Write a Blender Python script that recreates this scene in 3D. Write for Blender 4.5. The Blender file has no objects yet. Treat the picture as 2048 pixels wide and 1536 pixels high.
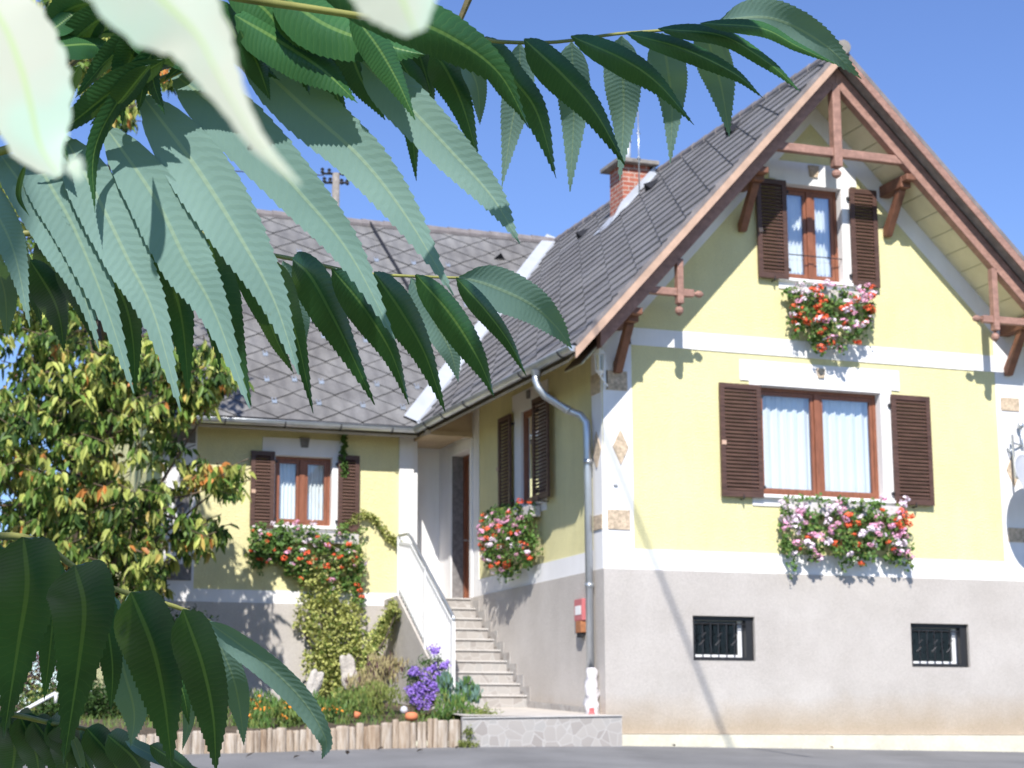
import bpy, bmesh, math, random
from mathutils import Vector, Matrix
from mathutils.geometry import tessellate_polygon
random.seed(7)
R = math.radians
# ------------------------------------------------------------------ camera
CAM = Vector((-9.6756, -22.5564, -0.1757))
FW = Vector((0.342129, 0.920236, 0.190037)); 
_r = FW.cross(Vector((0, 0, 1))).normalized(); _u = _r.cross(FW)
_ro = -0.00440677
RT = _r*math.cos(_ro) + _u*math.sin(_ro); UP = -_r*math.sin(_ro) + _u*math.cos(_ro)
FPX = 3737.3
def P(x, y, d):                     # photo pixel (2048 wide) at depth d in metres -> point
    return CAM + (FW + RT*((x-1024)/FPX) - UP*((y-768)/FPX))*d
def on(x, y, ax, v):                # photo pixel on an axis plane
    dr = FW + RT*((x-1024)/FPX) - UP*((y-768)/FPX)
    return CAM + dr*((v-CAM[ax])/dr[ax])
def proj(p):
    q = p-CAM; z = q.dot(FW)
    return 1024+FPX*q.dot(RT)/z, 768-FPX*q.dot(UP)/z, z
sc = bpy.context.scene
COL = sc.collection
cd = bpy.data.cameras.new('camera'); cam = bpy.data.objects.new('camera', cd); COL.objects.link(cam)
cam.matrix_world = Matrix(((RT.x, UP.x, -FW.x, CAM.x), (RT.y, UP.y, -FW.y, CAM.y), (RT.z, UP.z, -FW.z, CAM.z), (0, 0, 0, 1)))
cd.sensor_width = 36; cd.lens = 36*FPX/2048; cd.clip_start = 0.02; cd.clip_end = 3000
cd.dof.use_dof = True; cd.dof.focus_distance = 1.15; cd.dof.aperture_fstop = 48
sc.camera = cam
# ------------------------------------------------------------------ light
SUN = Vector((0.30, 0.68, -0.70)).normalized()      # the way the light travels
ld = bpy.data.lights.new('sun', 'SUN'); lo = bpy.data.objects.new('sun', ld); COL.objects.link(lo)
ld.energy = 4.7; ld.angle = R(0.5); ld.color = (1.0, 0.955, 0.89)
lo.rotation_euler = SUN.to_track_quat('-Z', 'Y').to_euler()
w = bpy.data.worlds.new('World'); sc.world = w; w.use_nodes = True
nt = w.node_tree; bg = nt.nodes['Background']; sky = nt.nodes.new('ShaderNodeTexSky')
sky.sky_type = 'NISHITA'; sky.sun_disc = False
sky.sun_elevation = math.asin(-SUN.z); sky.sun_rotation = math.atan2(-SUN.x, -SUN.y) % (2*math.pi)
sky.air_density = 1.0; sky.dust_density = 0.0; sky.ozone_density = 6.0; sky.altitude = 600
hs_ = nt.nodes.new('ShaderNodeHueSaturation'); hs_.inputs['Saturation'].default_value = 1.04; hs_.inputs['Hue'].default_value = .512
nt.links.new(sky.outputs[0], hs_.inputs['Color']); nt.links.new(hs_.outputs[0], bg.inputs[0]); bg.inputs[1].default_value = 0.12
sc.view_settings.view_transform = 'Standard'; sc.view_settings.look = 'None'; sc.view_settings.gamma = 1
sc.view_settings.exposure = 0.58
sc.cycles.max_bounces = 8; sc.cycles.transparent_max_bounces = 12
sc.cycles.caustics_reflective = False; sc.cycles.caustics_refractive = False
# ------------------------------------------------------------------ materials
def nodes(name):
    m = bpy.data.materials.new(name); m.use_nodes = True
    t = m.node_tree; b = t.nodes['Principled BSDF']
    return m, t, b
def noise(t, scale, detail=4, rough=.6, coord='Object', sc3=None):
    tc = t.nodes.new('ShaderNodeTexCoord'); n = t.nodes.new('ShaderNodeTexNoise')
    n.inputs['Scale'].default_value = scale; n.inputs['Detail'].default_value = detail; n.inputs['Roughness'].default_value = rough
    if sc3:
        mp = t.nodes.new('ShaderNodeMapping'); mp.inputs['Scale'].default_value = sc3
        t.links.new(tc.outputs[coord], mp.inputs[0]); t.links.new(mp.outputs[0], n.inputs[0])
    else: t.links.new(tc.outputs[coord], n.inputs[0])
    return n
def ramp(t, src, stops):
    r = t.nodes.new('ShaderNodeValToRGB'); e = r.color_ramp.elements
    while len(e) < len(stops): e.new(0.5)
    for k, (p, c) in enumerate(stops):
        e[k].position = p; e[k].color = (c[0], c[1], c[2], 1)
    t.links.new(src, r.inputs[0]); return r
def mul(t, a, b, fac=1.0, mode='MULTIPLY'):
    m = t.nodes.new('ShaderNodeMix'); m.data_type = 'RGBA'; m.blend_type = mode
    m.inputs[0].default_value = fac; t.links.new(a, m.inputs[6]); t.links.new(b, m.inputs[7]); return m.outputs[2]
def bump(t, b, src, strength, dist=.01):
    n = t.nodes.new('ShaderNodeBump'); n.inputs['Strength'].default_value = strength; n.inputs['Distance'].default_value = dist
    t.links.new(src, n.inputs['Height']); t.links.new(n.outputs[0], b.inputs['Normal']); return n
def simple(name, col, rough=.6, metal=0., var=.12, vs=3., bs=0., bst=0., bd=.005, sc3=None, fine=0., fs=40, spec=.4, streak=0.):
    """colour broken up by a large and a fine noise, optional bump"""
    m, t, b = nodes(name)
    b.inputs['Roughness'].default_value = rough; b.inputs['Metallic'].default_value = metal
    b.inputs['Specular IOR Level'].default_value = spec
    n = noise(t, vs, 5, .6, sc3=sc3)
    lo_ = [c*(1-var) for c in col]; hi = [min(1, c*(1+var)) for c in col]
    r = ramp(t, n.outputs[0], [(.3, lo_), (.7, hi)]); out = r.outputs[0]
    if fine:
        n2 = noise(t, fs, 3, .7); r2 = ramp(t, n2.outputs[0], [(.35, (1-fine,)*3), (.65, (1, 1, 1))]); out = mul(t, out, r2.outputs[0])
    if streak:
        n5 = noise(t, 1.6, 6, .7, sc3=(2.2, 2.2, .5)); r5 = ramp(t, n5.outputs[0], [(.42, (1-streak, 1-streak, 1-streak*1.15)), (.62, (1, 1, 1))]); out = mul(t, out, r5.outputs[0])
        n6 = noise(t, .8, 5, .6); r6 = ramp(t, n6.outputs[0], [(.35, (1-streak*.7,)*3), (.6, (1, 1, 1))]); out = mul(t, out, r6.outputs[0])
    t.links.new(out, b.inputs['Base Color'])
    if bs:
        n3 = noise(t, bs, 4, .7); bump(t, b, n3.outputs[0], bst, bd)
    return m
M = {}
M['yellow'] = simple('yellow_stucco', (.88, .82, .46), .9, var=.05, vs=1.2, bs=45, bst=.8, bd=.03, fine=.16, fs=60, spec=.1, streak=.05)
M['white'] = simple('white_render', (.84, .83, .83), .85, var=.03, vs=1.5, bs=70, bst=.3, bd=.006, spec=.1, streak=.05)
M['paint'] = simple('white_paint', (.84, .84, .84), .4, var=.03)
M['stonepatch'] = simple('tan_stone', (.55, .44, .32), .9, var=.35, vs=22, bs=30, bst=.7, bd=.03)
M['greystone'] = simple('grey_stone', (.2, .19, .19), .85, var=.3, vs=14, bs=30, bst=.6, bd=.02)
M['brown'] = simple('dark_brown_wood', (.085, .045, .034), .5, var=.35, vs=4, sc3=(1, 1, 8), bs=40, bst=.1)
M['frame'] = simple('red_brown_wood', (.235, .09, .05), .4, var=.25, vs=5, sc3=(6, 6, 1), bs=40, bst=.1)
M['beam'] = simple('painted_beam', (.37, .21, .165), .65, var=.2, vs=5, sc3=(1, 1, 3), bs=30, bst=.4, bd=.01, fine=.25, fs=18)
M['darkbeam'] = simple('bracket_wood', (.20, .09, .055), .6, var=.3, vs=6, bs=30, bst=.3, bd=.01)
M['ledge'] = simple('verge_board', (.50, .34, .25), .6, var=.15, vs=5)
M['zinc'] = simple('zinc', (.50, .53, .56), .38, metal=.75, var=.12, vs=4, sc3=(1, 1, .6))
M['lightmetal'] = simple('pale_sheet_metal', (.50, .53, .58), .5, metal=.25, var=.08, vs=3)
M['iron'] = simple('dark_iron', (.04, .04, .045), .5, metal=.4)
M['black'] = simple('black_paint', (.02, .02, .022), .4)
M['brick_plain'] = None
M['concrete'] = simple('cap_concrete', (.24, .22, .20), .9, var=.25, vs=8, bs=30, bst=.4)
M['kerb'] = simple('cream_footing', (.66, .62, .52), .9, var=.1, vs=3, bs=40, bst=.4, bd=.01, fine=.12, fs=30)
M['soil'] = simple('soil', (.10, .075, .05), 1, var=.4, vs=6, bs=20, bst=.8, bd=.04)
M['terracotta'] = simple('terracotta', (.62, .2, .09), .8, var=.12)
M['rock'] = simple('garden_rock', (.48, .44, .39), .9, var=.3, vs=6, bs=9, bst=.8, bd=.05)
M['bark'] = simple('bark', (.09, .07, .055), .95, var=.4, vs=10, bs=18, bst=.8, bd=.02)
M['twig'] = simple('twig', (.14, .10, .07), .9, var=.3, vs=10)
M['curtain'] = simple('curtain', (.86, .88, .9), .9, var=.02)
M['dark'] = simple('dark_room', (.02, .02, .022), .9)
M['planter'] = simple('planter', (.55, .52, .50), .6)
M['plastic_white'] = simple('white_plastic', (.62, .60, .61), .45, var=.04, bs=12, bst=.5, bd=.03)
M['red'] = simple('red_print', (.75, .10, .10), .5)
M['pinkred'] = simple('faded_red_enamel', (.50, .15, .16), .45)
M['brownbox'] = simple('rusty_box', (.36, .15, .07), .7, var=.3, vs=20)
M['dish'] = simple('dish_grey', (.55, .56, .58), .45, var=.03)
M['flow_red'] = simple('red_petals', (.88, .13, .05), .6, var=.25, vs=60)
M['flow_pink'] = simple('pink_petals', (.84, .42, .60), .6, var=.2, vs=60)
M['flow_pale'] = simple('pale_petals', (.88, .76, .85), .6, var=.08, vs=60)
M['flow_purple'] = simple('purple_petals', (.27, .16, .55), .6, var=.3, vs=50)
M['flow_orange'] = simple('orange_petals', (.85, .28, .03), .6, var=.2, vs=50)
def plinth_mat():
    m, t, b = nodes('grey_roughcast'); b.inputs['Roughness'].default_value = .95; b.inputs['Specular IOR Level'].default_value = .1
    n = noise(t, 1.1, 6, .6); r = ramp(t, n.outputs[0], [(.3, (.55, .51, .47)), (.7, (.66, .62, .58))])
    n2 = noise(t, 90, 3, .8); r2 = ramp(t, n2.outputs[0], [(.3, (.70, .69, .68)), (.62, (1, 1, 1))])
    c = mul(t, r.outputs[0], r2.outputs[0])
    tc = t.nodes.new('ShaderNodeTexCoord'); s = t.nodes.new('ShaderNodeSeparateXYZ'); t.links.new(tc.outputs['Object'], s.inputs[0])
    ad = t.nodes.new('ShaderNodeMath'); ad.operation = 'MULTIPLY_ADD'; ad.inputs[1].default_value = .5
    t.links.new(n.outputs[0], ad.inputs[0]); t.links.new(s.outputs[2], ad.inputs[2])
    r3 = ramp(t, ad.outputs[0], [(.3, (.93, .82, .68)), (.75, (1, 1, 1))])   # damp, dusty foot of the wall
    c = mul(t, c, r3.outputs[0]); t.links.new(c, b.inputs['Base Color'])
    bump(t, b, n2.outputs[0], .7, .02); return m
M['plinth'] = plinth_mat()
def roof_mat(name, axis, col):
    m, t, b = nodes(name); b.inputs['Roughness'].default_value = .7; b.inputs['Specular IOR Level'].default_value = .35
    n = noise(t, 2.0, 6, .65); r = ramp(t, n.outputs[0], [(.3, [c*.78 for c in col]), (.7, [c*1.2 for c in col])])
    n4 = noise(t, .5, 3, .5); r4 = ramp(t, n4.outputs[0], [(.35, (.88, .86, .84)), (.65, (1, 1, 1))])
    n2 = noise(t, 30, 3, .7); r2 = ramp(t, n2.outputs[0], [(.3, (.8, .8, .8)), (.65, (1, 1, 1))])
    g = t.nodes.new('ShaderNodeNewGeometry'); r5 = ramp(t, g.outputs['Random Per Island'], [(0, (.86, .86, .88)), (1, (1.0, 1.0, 1.0))])
    c = mul(t, mul(t, mul(t, r.outputs[0], r4.outputs[0]), r2.outputs[0]), r5.outputs[0]); t.links.new(c, b.inputs['Base Color'])
    uv = t.nodes.new('ShaderNodeUVMap'); s = t.nodes.new('ShaderNodeSeparateXYZ'); t.links.new(uv.outputs[0], s.inputs[0])
    mm = t.nodes.new('ShaderNodeMath'); mm.operation = 'MULTIPLY'; mm.inputs[1].default_value = 2*math.pi*(4.0 if axis == 0 else 12.)
    si = t.nodes.new('ShaderNodeMath'); si.operation = 'SINE'; t.links.new(s.outputs[axis], mm.inputs[0]); t.links.new(mm.outputs[0], si.inputs[0])
    bump(t, b, si.outputs[0], .55 if axis == 0 else .6, .02); return m
M['tile_wing'] = roof_mat('roof_tiles_wing', 0, (.20, .198, .198))
M['tile_main'] = roof_mat('roof_tiles_main', 1, (.25, .245, .248))
M['ridge'] = simple('ridge_cap', (.20, .18, .18), .75, var=.25, vs=5, bs=20, bst=.3)
def soffit_mat():
    m, t, b = nodes('soffit_boards'); b.inputs['Roughness'].default_value = .7
    n = noise(t, 4, 4); r = ramp(t, n.outputs[0], [(.3, (.60, .56, .38)), (.7, (.68, .64, .45))]); t.links.new(r.outputs[0], b.inputs['Base Color']); return m
M['soffit'] = soffit_mat()
M['joint'] = simple('board_joint', (.12, .09, .06), .8)
M['tanboard'] = simple('tan_board', (.52, .40, .26), .7, var=.12)
def brick_mat():
    m, t, b = nodes('chimney_brick'); b.inputs['Roughness'].default_value = .9
    uv = t.nodes.new('ShaderNodeUVMap'); br = t.nodes.new('ShaderNodeTexBrick')
    br.inputs['Color1'].default_value = (.38, .11, .07, 1); br.inputs['Color2'].default_value = (.46, .16, .10, 1); br.inputs['Mortar'].default_value = (.5, .42, .36, 1)
    br.inputs['Scale'].default_value = 1; br.inputs['Brick Width'].default_value = .22; br.inputs['Row Height'].default_value = .078; br.inputs['Mortar Size'].default_value = .008
    t.links.new(uv.outputs[0], br.inputs[0]); n = noise(t, 12, 4); r = ramp(t, n.outputs[0], [(.3, (.75, .75, .75)), (.6, (1, 1, 1))])
    c = mul(t, br.outputs[0], r.outputs[0]); t.links.new(c, b.inputs['Base Color']); bump(t, b, br.outputs[1], -.5, .01); return m
M['brick'] = brick_mat()
def flag_mat():
    m, t, b = nodes('crazy_stone_cladding'); b.inputs['Roughness'].default_value = .8
    tc = t.nodes.new('ShaderNodeTexCoord')
    v = t.nodes.new('ShaderNodeTexVoronoi'); v.feature = 'DISTANCE_TO_EDGE'; v.inputs['Scale'].default_value = 7; t.links.new(tc.outputs['Object'], v.inputs[0])
    v2 = t.nodes.new('ShaderNodeTexVoronoi'); v2.inputs['Scale'].default_value = 7; t.links.new(tc.outputs['Object'], v2.inputs[0])
    r2 = ramp(t, v2.outputs['Color'], [(.1, (.30, .275, .255)), (.6, (.38, .355, .33)), (.95, (.35, .34, .325))])
    r = ramp(t, v.outputs[0], [(.03, (.6, .58, .54)), (.07, (0, 0, 0))])
    mx = t.nodes.new('ShaderNodeMix'); mx.data_type = 'RGBA'
    f = ramp(t, v.outputs[0], [(.018, (1, 1, 1)), (.04, (0, 0, 0))])
    t.links.new(f.outputs[0], mx.inputs[0]); t.links.new(r2.outputs[0], mx.inputs[6]); mx.inputs[7].default_value = (.44, .42, .40, 1)
    t.links.new(mx.outputs[2], b.inputs['Base Color']); bump(t, b, v.outputs[0], .3, .01); return m
M['flag'] = flag_mat()
M['tread'] = simple('pale_tread_stone', (.50, .48, .455), .75, var=.12, vs=6, bs=25, bst=.2)
M['asphalt'] = simple('asphalt', (.21, .21, .212), .9, var=.2, vs=.9, bs=120, bst=.5, bd=.006, fine=.3, fs=160)
def log_mat():
    m, t, b = nodes('weathered_log'); b.inputs['Roughness'].default_value = .9
    n = noise(t, 3, 6, .7, sc3=(9, 9, 1.1)); r = ramp(t, n.outputs[0], [(.3, (.19, .13, .08)), (.48, (.42, .34, .26)), (.7, (.56, .51, .44))])
    oi = t.nodes.new('ShaderNodeObjectInfo'); r2 = ramp(t, oi.outputs['Random'], [(0, (.78, .70, .62)), (.5, (1, 1, 1)), (1, (.9, .92, .95))])
    c = mul(t, r.outputs[0], r2.outputs[0]); t.links.new(c, b.inputs['Base Color']); bump(t, b, n.outputs[0], .6, .02); return m
M['log'] = log_mat()
def glass_mat(ior=1.7):
    m, t, b = nodes('window_glass'); o = t.nodes['Material Output']
    gl = t.nodes.new('ShaderNodeBsdfGlossy'); gl.inputs['Roughness'].default_value = .02; gl.inputs[0].default_value = (.9, .95, 1, 1)
    tr = t.nodes.new('ShaderNodeBsdfTransparent'); tr.inputs[0].default_value = (.93, .95, .95, 1)
    fr = t.nodes.new('ShaderNodeFresnel'); fr.inputs[0].default_value = ior
    mx = t.nodes.new('ShaderNodeMixShader'); t.links.new(fr.outputs[0], mx.inputs[0]); t.links.new(tr.outputs[0], mx.inputs[1]); t.links.new(gl.outputs[0], mx.inputs[2])
    t.links.new(mx.outputs[0], o.inputs[0]); return m
M['glass'] = glass_mat(); M['glassd'] = glass_mat(1.25)
def leafm(name, col, var=.3, trans=.3, rough=.5, vs=8):
    m, t, b = nodes(name); b.inputs['Roughness'].default_value = rough; b.inputs['Specular IOR Level'].default_value = .3
    g = t.nodes.new('ShaderNodeNewGeometry')
    r = ramp(t, g.outputs['Random Per Island'], [(0, [c*(1-var) for c in col]), (1, [min(1, c*(1+var)) for c in col])])
    t.links.new(r.outputs[0], b.inputs['Base Color'])
    o = t.nodes['Material Output']; tl = t.nodes.new('ShaderNodeBsdfTranslucent'); t.links.new(r.outputs[0], tl.inputs[0])
    mx = t.nodes.new('ShaderNodeMixShader'); mx.inputs[0].default_value = trans
    t.links.new(b.outputs[0], mx.inputs[1]); t.links.new(tl.outputs[0], mx.inputs[2]); t.links.new(mx.outputs[0], o.inputs[0]); return m
M['l_green'] = leafm('leaf_green', (.15, .25, .05))
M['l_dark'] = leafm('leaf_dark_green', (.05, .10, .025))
M['l_olive'] = leafm('leaf_yellow_green', (.42, .46, .12))
M['l_yellow'] = leafm('leaf_yellow', (.55, .42, .12))
M['l_orange'] = leafm('leaf_orange', (.60, .25, .07))
M['l_ger'] = leafm('geranium_leaf', (.11, .21, .05))
M['l_ivy'] = leafm('variegated_leaf', (.48, .50, .17))
M['l_ivyd'] = leafm('variegated_leaf_dark', (.16, .22, .05))
M['l_blue'] = leafm('blue_green_leaf', (.16, .27, .22))
M['l_moss'] = leafm('low_cover', (.22, .26, .07))
M['l_grass'] = leafm('grass_blade', (.16, .24, .06))
M['l_straw'] = leafm('dry_stem', (.42, .36, .18))
M['l_heather'] = leafm('heather', (.11, .05, .07))
def sumac_mat(name, pale=False, overexposed=False):
    m, t, b = nodes(name); o = t.nodes['Material Output']
    uv = t.nodes.new('ShaderNodeUVMap'); s = t.nodes.new('ShaderNodeSeparateXYZ'); t.links.new(uv.outputs[0], s.inputs[0])
    def mt(op, a, bb=None, c=None):
        n = t.nodes.new('ShaderNodeMath'); n.operation = op
        for k, v in enumerate((a, bb, c)):
            if v is None: continue
            if isinstance(v, (int, float)): n.inputs[k].default_value = v
            else: t.links.new(v, n.inputs[k])
        return n.outputs[0]
    au = mt('ABSOLUTE', s.outputs[0])                       # 0 on the midrib, 1 on the edge
    arc = mt('POWER', au, 1.5)
    ph = mt('ADD', mt('MULTIPLY', s.outputs[1], 30.), mt('MULTIPLY', arc, -1.5))
    jit = noise(t, 2.5, 2, .5, 'UV'); ph = mt('ADD', ph, mt('MULTIPLY', jit.outputs[0], 1.2))
    fr = mt('FRACT', ph); tri = mt('ABSOLUTE', mt('SUBTRACT', fr, .5))          # 0 at a side vein
    vein = ramp(t, tri, [(0, (1, 1, 1)), (.09, (0, 0, 0))])
    mid = ramp(t, au, [(.0, (1, 1, 1)), (.05, (1, 1, 1)), (.085, (0, 0, 0))])
    n = noise(t, 60, 4, .6); n1 = noise(t, 14 if not overexposed else 28, 3, .6)
    if overexposed:  # near-white leaf: overexposure put into the base colour
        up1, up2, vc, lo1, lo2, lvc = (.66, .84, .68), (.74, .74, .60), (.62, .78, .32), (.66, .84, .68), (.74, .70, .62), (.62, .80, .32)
    else:
        up1, up2, vc = (.022, .082, .030), (.050, .150, .050), (.19, .32, .09)
        lo1, lo2, lvc = (.19, .31, .285), (.23, .365, .33), (.33, .45, .32)
    def side(c1, c2, vcol, vf, mf):
        r = ramp(t, n1.outputs[0], [(.35, c1), (.65, c2)] if not overexposed else [(.42, c1), (.52, c2)])
        m1 = t.nodes.new('ShaderNodeMix'); m1.data_type = 'RGBA'
        t.links.new(mt('MULTIPLY', vein.outputs[0], vf), m1.inputs[0]); t.links.new(r.outputs[0], m1.inputs[6]); m1.inputs[7].default_value = (*vcol, 1)
        m2 = t.nodes.new('ShaderNodeMix'); m2.data_type = 'RGBA'
        t.links.new(mt('MULTIPLY', mid.outputs[0], mf), m2.inputs[0]); t.links.new(m1.outputs[2], m2.inputs[6]); m2.inputs[7].default_value = (*vcol, 1)
        return m2.outputs[2]
    cu = side(up1, up2, vc, .17, .75); cl = side(lo1, lo2, lvc, .09 if not overexposed else 0, .8 if not overexposed else .3)
    g = t.nodes.new('ShaderNodeNewGeometry'); mx = t.nodes.new('ShaderNodeMix'); mx.data_type = 'RGBA'
    t.links.new(g.outputs['Backfacing'], mx.inputs[0]); t.links.new(cu, mx.inputs[6]); t.links.new(cl, mx.inputs[7])
    oi = t.nodes.new('ShaderNodeObjectInfo'); rv = ramp(t, oi.outputs['Random'], [(0, (.82, .86, .84)), (1, (1, 1, 1))])
    col = mul(t, mx.outputs[2], rv.outputs[0])
    sp = ramp(t, n.outputs[0], [(.70, (1, 1, 1)), (.76, (.55, .5, .38))]); col = mul(t, col, sp.outputs[0], .6)
    t.links.new(col, b.inputs['Base Color'])
    rr = t.nodes.new('ShaderNodeMapRange'); rr.inputs[3].default_value = .36; rr.inputs[4].default_value = .75
    t.links.new(g.outputs['Backfacing'], rr.inputs[0]); t.links.new(rr.outputs[0], b.inputs['Roughness'])
    b.inputs['Specular IOR Level'].default_value = .4
    h = mt('ADD', mt('MULTIPLY', tri, 1.2), mt('MULTIPLY', n.outputs[0], .25)); h = mt('SUBTRACT', h, mt('MULTIPLY', mid.outputs[0], .5))
    bp_ = bump(t, b, h, .22 if not overexposed else .0, .0006)
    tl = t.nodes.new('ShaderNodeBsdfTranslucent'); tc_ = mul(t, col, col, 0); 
    trc = t.nodes.new('ShaderNodeRGB'); trc.outputs[0].default_value = (.16, .30, .04, 1) if not overexposed else (.9, .9, .8, 1)
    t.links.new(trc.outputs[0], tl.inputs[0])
    ms = t.nodes.new('ShaderNodeMixShader'); ms.inputs[0].default_value = .14 if not overexposed else .3
    t.links.new(b.outputs[0], ms.inputs[1]); t.links.new(tl.outputs[0], ms.inputs[2]); t.links.new(ms.outputs[0], o.inputs[0])
    return m
M['sumac'] = sumac_mat('sumac_leaf'); M['overexposed'] = sumac_mat('overexposed_leaf', overexposed=True)
M['rachis'] = simple('leaf_stalk', (.24, .24, .07), .5, var=.35, vs=30)
M['sumac_wood'] = simple('sumac_wood', (.13, .11, .05), .8, var=.3, vs=20, bs=40, bst=.5)
# ------------------------------------------------------------------ mesh helpers
class MB:
    def __init__(s): s.v = []; s.f = []; s.m = []; s.uv = None
    def add(s, vs, fs, mi=0):
        o = len(s.v); s.v += [tuple(p) for p in vs]; s.f += [tuple(i+o for i in f) for f in fs]; s.m += [mi]*len(fs)
    def box(s, a, b, fr=None, mi=0):
        (x0, y0, z0), (x1, y1, z1) = a, b
        ps = [(x0, y0, z0), (x1, y0, z0), (x1, y1, z0), (x0, y1, z0), (x0, y0, z1), (x1, y0, z1), (x1, y1, z1), (x0, y1, z1)]
        if fr: ps = [fr(*p) for p in ps]
        s.add(ps, [(0, 3, 2, 1), (4, 5, 6, 7), (0, 1, 5, 4), (1, 2, 6, 5), (2, 3, 7, 6), (3, 0, 4, 7)], mi)
    def slab(s, outer, holes, w0, w1, fr, mi=0):
        """flat panel with holes in frame (u,v,w): w1 is the outside face"""
        loops = [outer]+holes; flat = [p for l in loops for p in l]
        tris = tessellate_polygon([[Vector((p[0], p[1], 0)) for p in l] for l in loops])
        n = len(flat)
        s.add([fr(u, v, w1) for u, v in flat]+[fr(u, v, w0) for u, v in flat], [t for t in tris]+[(c+n, b+n, a+n) for a, b, c in tris], mi)
        o = 0
        for l in loops:
            k = len(l); q = [fr(u, v, w1) for u, v in l]+[fr(u, v, w0) for u, v in l]
            s.add(q, [(i, (i+1) % k, k+(i+1) % k, k+i) for i in range(k)], mi)
    def prism(s, poly, d, mi=0):
        """closed 3D polygon extruded by vector d"""
        k = len(poly); poly = [Vector(p) for p in poly]; d = Vector(d)
        s.add(poly+[p+d for p in poly], [tuple(range(k))[::-1], tuple(range(k, 2*k))]+[(i, (i+1) % k, k+(i+1) % k, k+i) for i in range(k)], mi)
    def bar(s, a, b, wx, wy, up=(0, 0, 1), mi=0):
        a = Vector(a); b = Vector(b); d = (b-a).normalized(); x = d.cross(Vector(up))
        if x.length < 1e-4: x = d.cross(Vector((0, 1, 0)))
        x.normalize(); y = x.cross(d)
        ps = []
        for c in (a, b):
            for sx, sy in ((-1, -1), (1, -1), (1, 1), (-1, 1)): ps.append(c+x*(sx*wx/2)+y*(sy*wy/2))
        s.add(ps, [(0, 3, 2, 1), (4, 5, 6, 7), (0, 1, 5, 4), (1, 2, 6, 5), (2, 3, 7, 6), (3, 0, 4, 7)], mi)
    def tube(s, pts, r, n=8, mi=0, cap=True):
        pts = [Vector(p) for p in pts]; rs = r if isinstance(r, (list, tuple)) else [r]*len(pts)
        o = len(s.v); px = None
        for i, p in enumerate(pts):
            d = (pts[min(i+1, len(pts)-1)]-pts[max(i-1, 0)]).normalized()
            if px is None:
                px = d.cross(Vector((0, 0, 1)) if abs(d.z) < .9 else Vector((1, 0, 0))).normalized()
            else: px = (px-d*px.dot(d)).normalized()
            y = d.cross(px)
            for k in range(n):
                a = 2*math.pi*k/n; s.v.append(tuple(p+(px*math.cos(a)+y*math.sin(a))*rs[i]))
        for i in range(len(pts)-1):
            for k in range(n):
                s.f.append((o+i*n+k, o+i*n+(k+1) % n, o+(i+1)*n+(k+1) % n, o+(i+1)*n+k)); s.m.append(mi)
        if cap:
            s.f.append(tuple(o+k for k in range(n))[::-1]); s.m.append(mi); e = o+(len(pts)-1)*n; s.f.append(tuple(e+k for k in range(n))); s.m.append(mi)
    def lathe(s, c, prof, n=14, axis=(0, 0, 1), mi=0):
        c = Vector(c); ax = Vector(axis).normalized(); q = ax.to_track_quat('Z', 'Y')
        o = len(s.v)
        for r, h in prof:
            for k in range(n):
                a = 2*math.pi*k/n; s.v.append(tuple(c+q @ Vector((r*math.cos(a), r*math.sin(a), h))))
        for i in range(len(prof)-1):
            for k in range(n):
                s.f.append((o+i*n+k, o+i*n+(k+1) % n, o+(i+1)*n+(k+1) % n, o+(i+1)*n+k)); s.m.append(mi)
    def leaf(s, p, d, nrm, L, W, mi=0, fold=.25, droop=.0):
        d = d.normalized(); x = d.cross(nrm)
        if x.length < 1e-3: x = d.cross(Vector((.3, .7, .2)))
        x.normalize(); n = x.cross(d)
        o = len(s.v); g = Vector((0, 0, -1))*droop*L
        a = p+d*(L*.33); b = p+d*(L*.7)+g*.4; tp = p+d*L+g
        lift = n*(W*fold)
        for q in (p, a+x*W*.5+lift, b+x*W*.38+lift, tp, b-x*W*.38+lift, a-x*W*.5+lift): s.v.append(tuple(q))
        s.f += [(o, o+1, o+2, o+3), (o, o+3, o+4, o+5)]; s.m += [mi, mi]
    def round_leaf(s, p, nrm, r, mi=0, k=6):
        nrm = nrm.normalized(); x = nrm.orthogonal().normalized(); y = nrm.cross(x); o = len(s.v); a0 = random.random()*6
        for i in range(k):
            a = a0+2*math.pi*i/k; rr = r*random.uniform(.8, 1.1); s.v.append(tuple(p+x*math.cos(a)*rr+y*math.sin(a)*rr+nrm*random.uniform(-.15, .15)*r))
        s.f.append(tuple(range(o, o+k))); s.m.append(mi)
    def build(s, name, mats, parent=None, smooth=False, bevel=0, label=None, kind=None, solid=True):
        if not isinstance(mats, (list, tuple)): mats = [mats]
        me = bpy.data.meshes.new(name); me.from_pydata(s.v, [], s.f)
        for m in mats: me.materials.append(m)
        if len(mats) > 1: me.polygons.foreach_set('material_index', s.m)
        if smooth: me.polygons.foreach_set('use_smooth', [True]*len(s.f))
        if s.uv:
            u = me.uv_layers.new(name='UVMap'); fl = [c for uvf in s.uv for q in uvf for c in q]; u.data.foreach_set('uv', fl)
        me.update()
        if solid:
            b = bmesh.new(); b.from_mesh(me); bmesh.ops.recalc_face_normals(b, faces=b.faces); b.to_mesh(me); b.free()
        o = bpy.data.objects.new(name, me); COL.objects.link(o)
        if bevel:
            md = o.modifiers.new('bevel', 'BEVEL'); md.width = bevel; md.segments = 2; md.limit_method = 'ANGLE'; md.angle_limit = R(40)
        if smooth and bevel == 0 and solid:
            pass
        if parent is not None: adopt(o, parent)
        if label: o['label'] = label
        if kind: o['kind'] = kind
        return o
def world_of(o):
    m = Matrix.LocRotScale(o.location, o.rotation_euler, o.scale)
    return world_of(o.parent) @ o.matrix_parent_inverse @ m if o.parent else (o.matrix_world if o is cam else m)
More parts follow.
